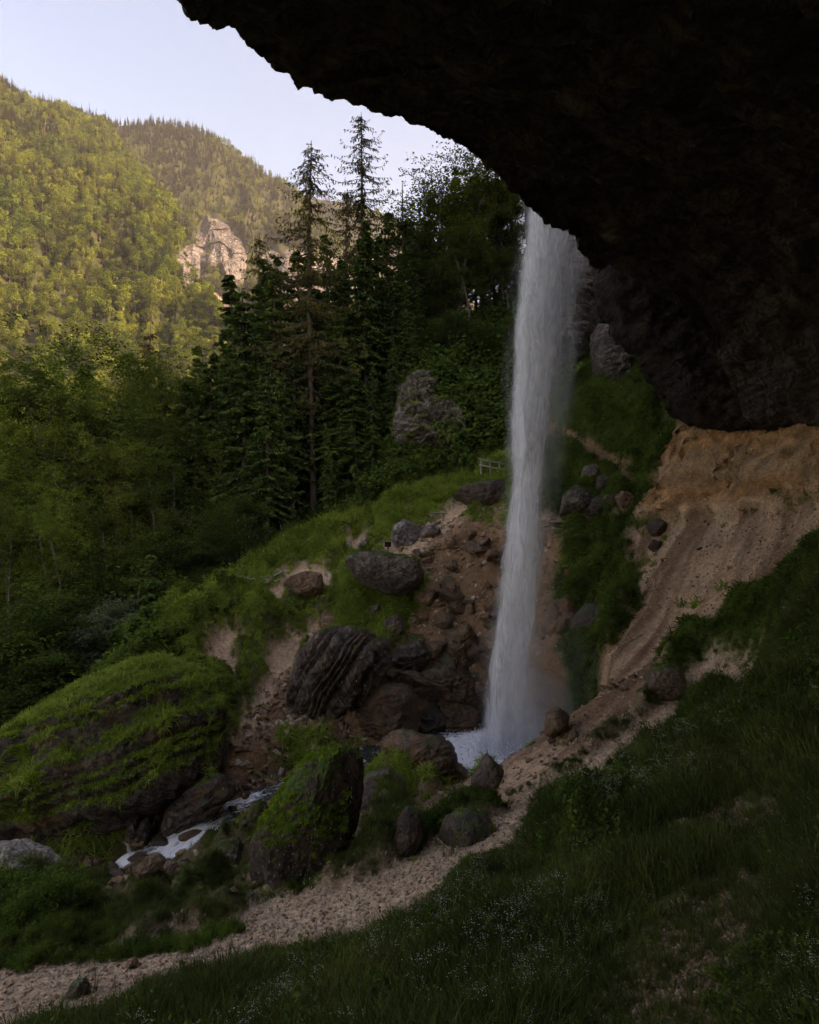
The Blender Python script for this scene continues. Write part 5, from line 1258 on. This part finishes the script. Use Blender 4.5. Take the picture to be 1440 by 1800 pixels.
def tuft(name, seed, mat, n_=36, L=(.35, .7), w=.016, spread=.16, lean=(.2, .9), droop=.6, segs=4):
    r = np.random.default_rng(seed); g = Geo()
    for k in range(n_):
        a = r.uniform(0, 6.28); b = r.uniform(0, 6.28); l = r.uniform(*L); rr = spread * math.sqrt(r.random())
        d = np.array([math.cos(b), math.sin(b), 0]); s = np.array([-d[1], d[0], 0]); ln = r.uniform(*lean); dp = droop * r.uniform(.4, 1.3)
        t = np.linspace(0, 1, segs + 1); pts = np.array([rr * math.cos(a), rr * math.sin(a), -.03]) + d * (l * (ln * t + .35 * dp * t ** 2))[:, None] * .8 + np.array([0, 0, 1.]) * (l * (t * (1.05 - .25 * ln) - dp * t ** 2.4))[:, None]
        wd = w * r.uniform(.6, 1.3) * np.array([1, .95, .8, .55, .08][:segs + 1])
        v = np.concatenate([pts + s * wd[:, None], pts - s * wd[:, None]]); m = segs + 1
        f = np.array([[i, i + 1, m + i + 1, m + i] for i in range(segs)])
        sh = r.uniform(.62, 1.2) + 0 * t; g.add(v, f, np.repeat(np.concatenate([sh, sh])[:, None], 3, 1) * np.array([1, 1, .9]))
    return g.mesh(name, mat)
def herb(name, seed, mat, n_=16, h=.4, leaf=.07, spread=.2, flowers=0):
    r = np.random.default_rng(seed); g = Geo()
    for k in range(n_):
        a = r.uniform(0, 6.28); rr = spread * math.sqrt(r.random()); b = np.array([rr * math.cos(a), rr * math.sin(a), 0]); hh = h * r.uniform(.5, 1.1)
        top = b + np.array([r.normal(0, .12) * hh, r.normal(0, .12) * hh, hh])
        s = np.array([.004, 0, 0]); g.add([b - s, b + s, top], np.array([[0, 1, 2]]), (.8, .8, .6))
        m = r.integers(6, 11); t = r.uniform(.25, 1, m)[:, None]; p = b + (top - b) * t + r.normal(0, .05, (m, 3))
        nr = np.c_[r.normal(0, .6, (m, 2)), np.ones(m)]; nr /= np.linalg.norm(nr, axis=1)[:, None]; ax = np.cross(nr, r.normal(size=(m, 3))); ax /= np.linalg.norm(ax, axis=1)[:, None]; bx = np.cross(nr, ax)
        sz = leaf * r.uniform(.6, 1.2, (m, 1)); quads(g, p, ax * sz * .7, bx * sz * .4, r.uniform(.7, 1.3, m))
    return g.mesh(name, mat)
def umbel(name, seed, n_=4, h=.6):
    r = np.random.default_rng(seed); g = Geo(); S = Geo()
    P_, A_, B_ = [], [], []
    for k in range(n_):
        a = r.uniform(0, 6.28); rr = .22 * math.sqrt(r.random()); b = np.array([rr * math.cos(a), rr * math.sin(a), 0]); hh = h * r.uniform(.6, 1.15); top = b + np.array([r.normal(0, .1) * hh, r.normal(0, .1) * hh, hh])
        m = r.integers(5, 12); off = np.c_[r.normal(0, .045, (m, 2)), r.normal(0, .014, m)]; P_.append(top + off)
        s = r.uniform(.005, .010, (m, 1)); A_.append(np.tile([1., 0, .2], (m, 1)) * s); B_.append(np.tile([0, 1., .3], (m, 1)) * s)
        sd = np.array([.003, 0, 0]); g.add([b - sd, b + sd, top], np.array([[0, 1, 2]]), (.10, .13, .05))
    quads(g, np.vstack(P_), np.vstack(A_), np.vstack(B_), np.ones(sum(len(x) for x in P_)))
    return g.mesh(name, M_FLOWER)
G_BANK = [tuft("bank_tuft", 100 + k, M_GRASS, 40, (.35, .75), .017, .2, (.3, 1.0), .75) for k in range(4)]
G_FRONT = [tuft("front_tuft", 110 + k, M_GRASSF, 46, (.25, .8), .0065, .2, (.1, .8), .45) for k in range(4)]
G_SHORT = [tuft("turf_tuft", 120 + k, M_MOSSG, 30, (.12, .3), .014, .16, (.2, .9), .6, 3) for k in range(3)]
G_HERB = [herb("herb", 130 + k, M_HERB, 18, .42, .075, .24) for k in range(3)]
G_UMB = [umbel("umbel", 140 + k) for k in range(3)]
def visible(x, y, z, pad=60): 
    px, py = proj(x, y, z); return (px > -pad) & (px < 1440 + pad) & (py > 300) & (py < 1800 + 2 * pad) & (y > 2.5)
def sample(n_, prob, seed, xr=(X0, X1), yr=(Y0, Y1)):
    r = np.random.default_rng(seed); out = []
    got = 0
    for _ in range(40):
        x = r.uniform(*xr, 4 * n_); y = r.uniform(*yr, 4 * n_); z = ground_z(x, y)
        k = (r.random(4 * n_) < zone_at(prob, x, y)) & visible(x, y, z)
        out.append(np.c_[x, y, z][k]); got += k.sum()
        if got >= n_: break
    return np.vstack(out)[:n_]
def tilt(p, amt, seed):
    r = np.random.default_rng(seed); nx = zone_at(GNX, p[:, 0], p[:, 1]) * amt; ny = zone_at(GNY, p[:, 0], p[:, 1]) * amt
    L = np.sqrt(nx ** 2 + ny ** 2 + 1); nx, ny, nz = nx / L, ny / L, 1 / L
    n_ = len(p); return np.c_[-np.arcsin(np.clip(ny, -1, 1)) + r.normal(0, .1, n_), np.arctan2(nx, nz) + r.normal(0, .1, n_), np.zeros(n_)]
GNX = -np.gradient(GZ, DX, axis=0); GNY = -np.gradient(GZ, DX, axis=1)
PATHNEAR = np.clip(1.15 * blur(np.maximum.reduce([Z['path'], Z['bankside'], .8 * Z['gravel_right']]), 40) * 3.0, 0, 1)
def cover(name, n_, prob, seed, protos, smin, smax, amt=.5, label=None, **kw):
    p = sample(n_, prob, seed, **kw); r = np.random.default_rng(seed + 1); m = len(p); s = r.uniform(smin, smax, m)
    patch = .75 + .5 * (fbm(p * .6 + seed, 2) + .5); s = s * patch * (1 - .62 * zone_at(PATHNEAR, p[:, 0], p[:, 1]))
    flip = np.where(r.random(m) < .5, 1, -1)
    return scatter(name, p, tilt(p, amt, seed), np.c_[s * flip, s, s * r.uniform(.8, 1.2, m)], r.integers(0, len(protos), m), protos, label=label)
clump = smooth(-.35, .2, fbm(np.stack([GX, GY, GX * 0 + 8], -1) * .7, 3))
gm = Z['grass']
slope_ok = smooth(3.2, 1.6, np.hypot(GNX, GNY))
fgrass = gm * smooth(23, 20, GY) * (.25 + .75 * clump)
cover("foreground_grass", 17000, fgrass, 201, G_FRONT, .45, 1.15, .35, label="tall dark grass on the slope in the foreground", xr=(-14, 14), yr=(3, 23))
cover("foreground_herbs", 3200, fgrass * smooth(-.1, .3, fbm(np.stack([GX, GY, GX * 0 + 1], -1) * .5, 3)), 211, G_HERB, .4, .9, .3, label="leafy herbs mixed into the foreground grass", xr=(-14, 14), yr=(3, 23))
cover("white_flowers", 900, gm * smooth(23, 18, GY) * smooth(-3.5, -1, GX) * (.12 + .88 * smooth(-.05, .4, fbm(np.stack([GX, GY, GX * 0 + 6], -1) * .9, 3))), 221, G_UMB, .5, .95, .3, label="tiny white flowers dotted through the foreground grass", xr=(-6, 14), yr=(3, 22))
cover("gravel_grass", 900, Z['gravel_right'] * .5, 225, G_FRONT, .35, .8, .3, xr=(-6, 14), yr=(2.5, 14), label="sparse grass growing through the gravel at the lower right")
bank = gm * np.maximum(smooth(21, 24, GY), smooth(17, 20, GY) * smooth(7, 9, GX)) * smooth(60, 50, GY)
cover("bank_grass", 15000, bank * smooth(43, 40, GY) * smooth(7.5, 6, GX), 231, G_BANK, .55, 1.2, .75, label="long drooping grass on the sunless bank left of the falls", xr=(-18, 7), yr=(21, 44))
cover("slope_grass", 8500, bank * smooth(6, 7, GX), 241, [tuft("slope_tuft", 150 + k, M_SLOPE, 36, (.25, .6), .018, .2, (.3, 1.), .7) for k in range(3)], .6, 1.2, .8, label="green grass hanging on the steep slope right of the falls", xr=(6, 18), yr=(17, 46))
hill = smooth(42, 44, GY) * smooth(62, 56, GY) * smooth(-3.5, -1.5, GX)
cover("hillside_grass", 7000, hill, 251, G_BANK + [tuft("hill_tuft", 160 + k, M_GRASSF, 36, (.3, .7), .02, .25, (.3, 1.), .7) for k in range(3)], .7, 1.5, .8, label="mossy grass covering the hillside left of the falls", xr=(-4, 14), yr=(42, 62))
cover("hillside_herbs", 2600, hill, 255, [herb("hill_herb", 170 + k, M_HERB, 22, .8, .15, .45) for k in range(3)], .7, 1.6, .5, label="ferns and saplings on the mossy hillside", xr=(-4, 14), yr=(42, 62))
cover("edge_herbs", 3000, np.clip(Z['forest'] * .7 + bank * smooth(-8, -11, GX), 0, 1), 261, [herb("edge_herb", 180 + k, M_HERB, 22, .6, .12, .4) for k in range(3)], .6, 1.4, .4, label="undergrowth along the shaded forest edge", xr=(-32, 0), yr=(24, 60))
pxb, pyb = proj(GX, GY, GZ)
bushz = (in_poly(pxb, pyb, [(-80,1560),(120,1560),(190,1610),(210,1650),(330,1655),(420,1625),(430,1640),(330,1675),(150,1695),(-80,1720)]) & (GY > 11) & (GY < 21)).astype(float)
cover("streamside_bushes", 1800, bushz, 271, [herb("bush_herb", 190 + k, M_HERB, 40, .8, .07, .4) for k in range(3)] , 0.4, .9, .2, label="thick low greenery between path and stream at the left", xr=(-12, 0), yr=(11, 21))
strm = Z['bed'] * smooth(.2, .6, fbm(np.stack([GX, GY, GX * 0 + 2], -1) * 1.1, 2) + .3)
cover("stream_tufts", 260, strm * (dst > .35), 281, G_SHORT + G_BANK[:1], .7, 1.4, .5, label="mossy tufts on the banks of the stream", xr=(-13, 1), yr=(20, 29))
cover("debris_tufts", 260, (Z['debris'] + Z['upper'] + .3 * Z['scree']) * smooth(.15, .4, fbm(np.stack([GX, GY, GX * 0 + 12], -1) * .8, 3)), 285, G_SHORT, .6, 1.6, .7, label="small green tufts sprouting on the bare debris", xr=(-6, 17), yr=(20, 42))
# grass crowding round the feet of the boulders
fp = []; rf_ = np.random.default_rng(290)
for ob in [o for o in COL.objects if o.name.startswith(("boulder", "rock_outcrop")) and o.type == 'MESH']:
    me = ob.data; co = np.empty(len(me.vertices) * 3, np.float32); me.vertices.foreach_get("co", co); co = co.reshape(-1, 3) + np.array(ob.location)
    low = co[co[:, 2] < co[:, 2].min() + .45 * np.ptp(co[:, 2])]; n_ = int(10 + 14 * np.ptp(co[:, 0]))
    k = rf_.choice(len(low), n_); p = low[k] + rf_.normal(0, .12, (n_, 3)); p[:, 1] -= rf_.uniform(0, .3, n_); p[:, 2] = ground_z(p[:, 0], p[:, 1])
    g_ = zone_at('grass', p[:, 0], p[:, 1]); keep = rf_.random(n_) < .18 + .8 * g_; fp.append(p[keep])
fp = np.vstack(fp); m = len(fp); s = rf_.uniform(.5, 1.0, m)
scatter("boulder_foot_grass", fp, tilt(fp, .4, 291), np.c_[s, s, s], rf_.integers(0, 5, m), G_FRONT[:2] + G_SHORT, label="grass crowding round the feet of the boulders")
# turf on the boulders
tp_, tr_, ts_, ti_ = [], [], [], []
rt = np.random.default_rng(300)
for ob, dn, hh in MOSSY:
    me = ob.data; nf = len(me.polygons); nr = np.empty(nf * 3, np.float32); ce = np.empty(nf * 3, np.float32); ar = np.empty(nf, np.float32)
    me.polygons.foreach_get("normal", nr); me.polygons.foreach_get("center", ce); me.polygons.foreach_get("area", ar)
    nr = nr.reshape(-1, 3); ce = ce.reshape(-1, 3) + np.array(ob.location)
    score = nr[:, 2] + .9 * fbm(ce * .9 + 3, 3) - .42
    w = ar * np.clip(score * 2.2, 0, 1); n_ = int(w.sum() * dn)
    if n_ < 1: continue
    k = rt.choice(nf, n_, p=w / w.sum()); p = ce[k] + rt.normal(0, .05, (n_, 3)); q = nr[k] * .7 + [0, 0, .5]; q /= np.linalg.norm(q, axis=1)[:, None]
    tp_.append(p - q * .04); tr_.append(np.c_[-np.arcsin(np.clip(q[:, 1], -1, 1)), np.arctan2(q[:, 0], q[:, 2]), np.zeros(n_)])
    s = rt.uniform(.6, 1.2, n_) * (.32 + .42 * hh); ts_.append(np.c_[s * np.where(rt.random(n_) < .5, 1, -1), s, s])
    ti_.append(np.where(rt.random(n_) < (.22 if hh >= .9 else 0.0), 3 + rt.integers(0, 2, n_), rt.integers(0, 3, n_)))
scatter("boulder_turf", np.vstack(tp_), np.vstack(tr_), np.vstack(ts_), np.concatenate(ti_), G_SHORT + G_BANK[:2], label="moss and grass growing on top of the boulders")
# loose gravel
def pebble_me(name, seed, mat):
    v, f = chisel(seed, 1, 7); return mesh_np(name, v, f, mat, False)
PEB = [pebble_me("pebble", 400 + k, M_PEB) for k in range(4)] + [pebble_me("brown_pebble", 410 + k, M_PEBB) for k in range(4)]
def pebbles(name, n_, prob, seed, smin, smax, pale, label, **kw):
    p = sample(n_, prob, seed, **kw); r = np.random.default_rng(seed + 2); m = len(p); s = smin + (smax - smin) * r.random(m) ** 4
    p[:, 2] += s * .25
    scatter(name, p, r.uniform(0, 6.28, (m, 3)) * [.15, .15, 1], np.c_[s * r.uniform(.8, 1.4, m), s, s * r.uniform(.6, 1., m)], np.where(r.random(m) < pale, r.integers(0, 4, m), 4 + r.integers(0, 4, m)), PEB, label=label)
pebbles("path_gravel", 24000, Z['path'] * smooth(24, 22, GY), 310, .006, .05, .8, "loose pale gravel of the lower path", xr=(-10, 14), yr=(9, 24))
pebbles("slope_gravel", 16000, np.clip(Z['gravel_right'] * 1.2, 0, 1), 320, .005, .032, .1, "gravel showing between the grass at the lower right", xr=(-4, 10), yr=(2.5, 13))
pebbles("scree_gravel", 7500, Z['scree'] * (.15 + .85 * smooth(-.1, .3, fbm(np.stack([GX, GY, GX * 0 + 30], -1) * .6, 3))), 330, .010, .075, .45, "loose stones of the tan scree slope", xr=(-2, 18), yr=(17, 37))
pebbles("wall_stones", 5000, Z['tan'], 335, .015, .15, .5, "stones weathering out of the tan earth wall", xr=(8, 20), yr=(22, 38))
cover("wall_plants", 160, Z['tan'] * smooth(1.6, 2.6, GZ) * smooth(.0, .3, fbm(np.stack([GX, GY, GX * 0 + 22], -1) * .9, 3)), 337, G_HERB, .6, 1.3, .6, label="small plants clinging to the top of the earth wall", xr=(8, 20), yr=(22, 38))
pebbles("debris_gravel", 14000, np.clip(Z['debris'] + .6 * Z['upper'] + .6 * Z['bed'] + .12 * Z['bankside'], 0, 1), 340, .03, .24, .25, "small rubble covering the debris slope and stream bed", xr=(-14, 10), yr=(14, 42))
# ------------------------------------------------------------------ timber: railings, logs, steps, branches
M_WOOD = plain_mat("weathered_wood", (.17, .14, .115), (.36, .315, .27), scale=4, stretch=(6, 6, 1), bump=.5)
M_LOG = plain_mat("old_log", (.08, .055, .038), (.22, .165, .12), scale=4, stretch=(5, 5, 1), bump=.6)
M_ORANGE = plain_mat("stripped_orange_wood", (.17, .075, .03), (.30, .15, .065), scale=4, stretch=(5, 5, 1), bump=.5)
M_PALEW = plain_mat("bleached_wood", (.28, .24, .20), (.45, .40, .34), scale=4, bump=.5)
def round_piece(name, pts, r, mat, parent=None, sides=8, origin=None):
    pts = np.array(pts, float); o0 = np.array(origin if origin is not None else (0, 0, 0), float)
    n_ = max(len(pts), 2); fine = resample(pts, 7) if len(pts) == 2 else resample(pts, len(pts) * 4)
    fine = fine + .18 * r * np.random.default_rng(int(abs(pts[0, 0] * 100)) + 3).normal(size=fine.shape)
    rad = r * (1 - .18 * np.linspace(0, 1, len(fine))) * (1 + .06 * np.sin(np.arange(len(fine)) * 2.1))
    g = Geo(); tube(g, fine - o0, rad, sides)
    return link(name, g.mesh(name, mat, True), parent)
def timber(name, parts, label, cat, mat=None, group=None):
    base = np.array(parts[0][1][0], float); e = empty(name, base)
    for nm, pts, r in parts: round_piece(nm, pts, r, mat or M_WOOD, e, origin=base)
    tag(e, label, cat, group); return e
def lin(a, b): return [P(*a), P(*b)]
def seat(t, lift=.05): y = snap(t[0], t[1], lift); return (t[0], t[1], y if abs(y - t[2]) < 7 else t[2])
Yf = snap(862, 838) - .1
timber("wooden_railing", [("post", lin((846,834,Yf), (845,806,Yf)), .05), ("post", lin((863,838,Yf), (861,809,Yf)), .05), ("post", lin((879,842,Yf), (878,812,Yf)), .05),
    ("rail", lin((841,806,Yf - .1), (888,816,Yf - .1)), .045), ("rail", lin((842,817,Yf - .1), (888,826,Yf - .1)), .045)], "pale wooden railing with two rails above the long dark boulder", "railing", M_PALEW)
Yh = snap(770, 918) - .1
timber("wooden_handrail", [("post", lin((765,920,Yh), (765,901,Yh)), .045), ("post", lin((779,916,Yh), (779,901,Yh)), .045), ("rail", lin((757,902,Yh), (785,902,Yh)), .05)], "low wooden handrail with two posts at the top of the upper trail", "railing", M_WOOD)
for pts, r, lb, mt in [([(772,932,37.6),(800,928,37.4),(832,920,37.3),(862,925,37.2),(905,932,37.0)], .11, "long log edging the ledge path left of the waterfall", M_LOG),
        ([(800,973,36.6),(838,968,36.4),(875,966,36.2),(886,972,36.1)], .10, "dark log pinned across the debris slope below the ledge", M_LOG), ([(786,1001,35.9),(804,998,35.8),(822,993,35.8)], .09, "short dark log, lowest of those across the debris slope", M_LOG),
        ([(706,976,38.0),(726,966,38.0),(746,956,38.0)], .08, "pole lying beside the trail above the capped grey boulder", M_WOOD),
        ([(938,917,36.6),(970,918,36.4),(1000,917,36.2)], .10, "upper log behind the falling water on the ledge path", M_LOG), ([(944,933,36.2),(975,932,36.0),(1008,931,35.9)], .10, "lower log behind the falling water on the ledge path", M_LOG),
        ([(393,1366,25.2),(400,1352,25.4),(412,1336,25.5),(412,1322,25.7)], .12, "orange stripped driftwood stuck beside the slab boulder", M_ORANGE), ([(222,1480,22.5),(228,1498,21.9),(238,1518,21.3)], .07, "pale stick lying across the lower stream", M_PALEW),
        ([(330,1496,20.6),(340,1486,20.6),(352,1476,20.5)], .04, "thin stick beside the little cascade", M_WOOD), ([(1088,1140,26.6),(1108,1128,26.6),(1130,1116,26.6)], .05, "dark stick lying on the scree slope", M_LOG), ([(462,1022,35.0),(480,1013,35.0),(498,1004,35.0)], .06, "pale pole leaning at the forest edge of the bank", M_PALEW),
        ([(315,1196,27.4),(340,1206,27.2),(362,1188,27.2)], .06, "fallen branch on top of the huge slab boulder", M_LOG), ([(518,952,43),(548,946,43),(582,944,43)], .05, "thin fallen pole in front of the dark spruces", M_LOG)]:
    w = [P(*seat(t, r * .6)) for t in pts]; w = list(smooth_line(np.array(w), 1)); o = round_piece("log" if r >= .08 else "stick", w, r, mt); tag(o, lb, "log" if r >= .08 else "stick")
e = empty("trail_steps", P(*seat((752, 944, 38.0)))); tag(e, "worn wooden steps climbing the upper trail", "steps")
for (a, b) in [((742,944,37.9),(762,943,37.9)), ((746,940,38.2),(766,939,38.2)), ((752,936,38.5),(770,935,38.5))]:
    round_piece("step", [P(*seat(a)), P(*seat(b))], .075, M_WOOD, e, origin=np.array(e.location))
# little dark sign on a wooden post
Ys = snap(682, 974); sg = empty("trail_sign", P(682, 974, Ys)); so = np.array(sg.location)
round_piece("post", [P(682, 978, Ys), P(682, 952, Ys)], .07, M_WOOD, sg, origin=so)
b = bmesh.new(); bmesh.ops.create_cube(b, size=1.0); bmesh.ops.bevel(b, geom=b.edges[:], offset=.04, segments=1)
for v in b.verts: v.co = (v.co.x * .36, v.co.y * .05, v.co.z * .28)
me = bpy.data.meshes.new("board"); b.to_mesh(me); b.free(); me.materials.append(plain_mat("dark_board", (.012, .011, .010), (.03, .027, .024)))
bo = link("board", me, sg); bo.location = Vector(P(682, 957, Ys - .12) - so); bo.rotation_euler = (.1, .05, .25)
tag(sg, "small dark square sign on a short post behind the capped grey boulder", "sign")
# tangled pale branches at the edge of the bank
g = Geo(); rb = np.random.default_rng(8); c0 = P(462, 1026, snap(462, 1026))
for k in range(16):
    a = rb.uniform(0, 3.14); L = rb.uniform(.3, .9); s = np.linspace(-.5, .5, 5)
    tube(g, np.c_[rb.normal(0, .3) + L * s * math.cos(a), rb.normal(0, .2) + L * s * math.sin(a), .15 + rb.uniform(-.1, .2) + .25 * L * s * rb.normal() + .06 * np.sin(s * 6)], np.linspace(.03, .01, 5), 4)
o = link("dead_branches", g.mesh("dead_branches", M_PALEW, True), loc=c0); tag(o, "tangle of pale dead branches at the upper left of the bank", "branches")

# ------------------------------------------------------------------ the air of the valley
hx0, hx1, hy0, hy1, hz0, hz1 = -2000, 2000, -1300, 2200, -150, 860
b = bmesh.new(); bmesh.ops.create_cube(b, size=1.0)
for v in b.verts: v.co = (hx0 + (v.co.x + .5) * (hx1 - hx0), hy0 + (v.co.y + .5) * (hy1 - hy0), hz0 + (v.co.z + .5) * (hz1 - hz0))
me = bpy.data.meshes.new("haze"); b.to_mesh(me); b.free()
m = bpy.data.materials.new("haze"); m.use_nodes = True; nt = m.node_tree; nt.nodes.clear(); out = nt.nodes.new("ShaderNodeOutputMaterial")
pv = nt.nodes.new("ShaderNodeVolumePrincipled"); pv.inputs['Color'].default_value = (.95, .95, .97, 1); pv.inputs['Density'].default_value = .00010; pv.inputs['Anisotropy'].default_value = .25
nt.links.new(pv.outputs[0], out.inputs['Volume']); me.materials.append(m)
hz = link("haze", me); hz['kind'] = 'stuff'
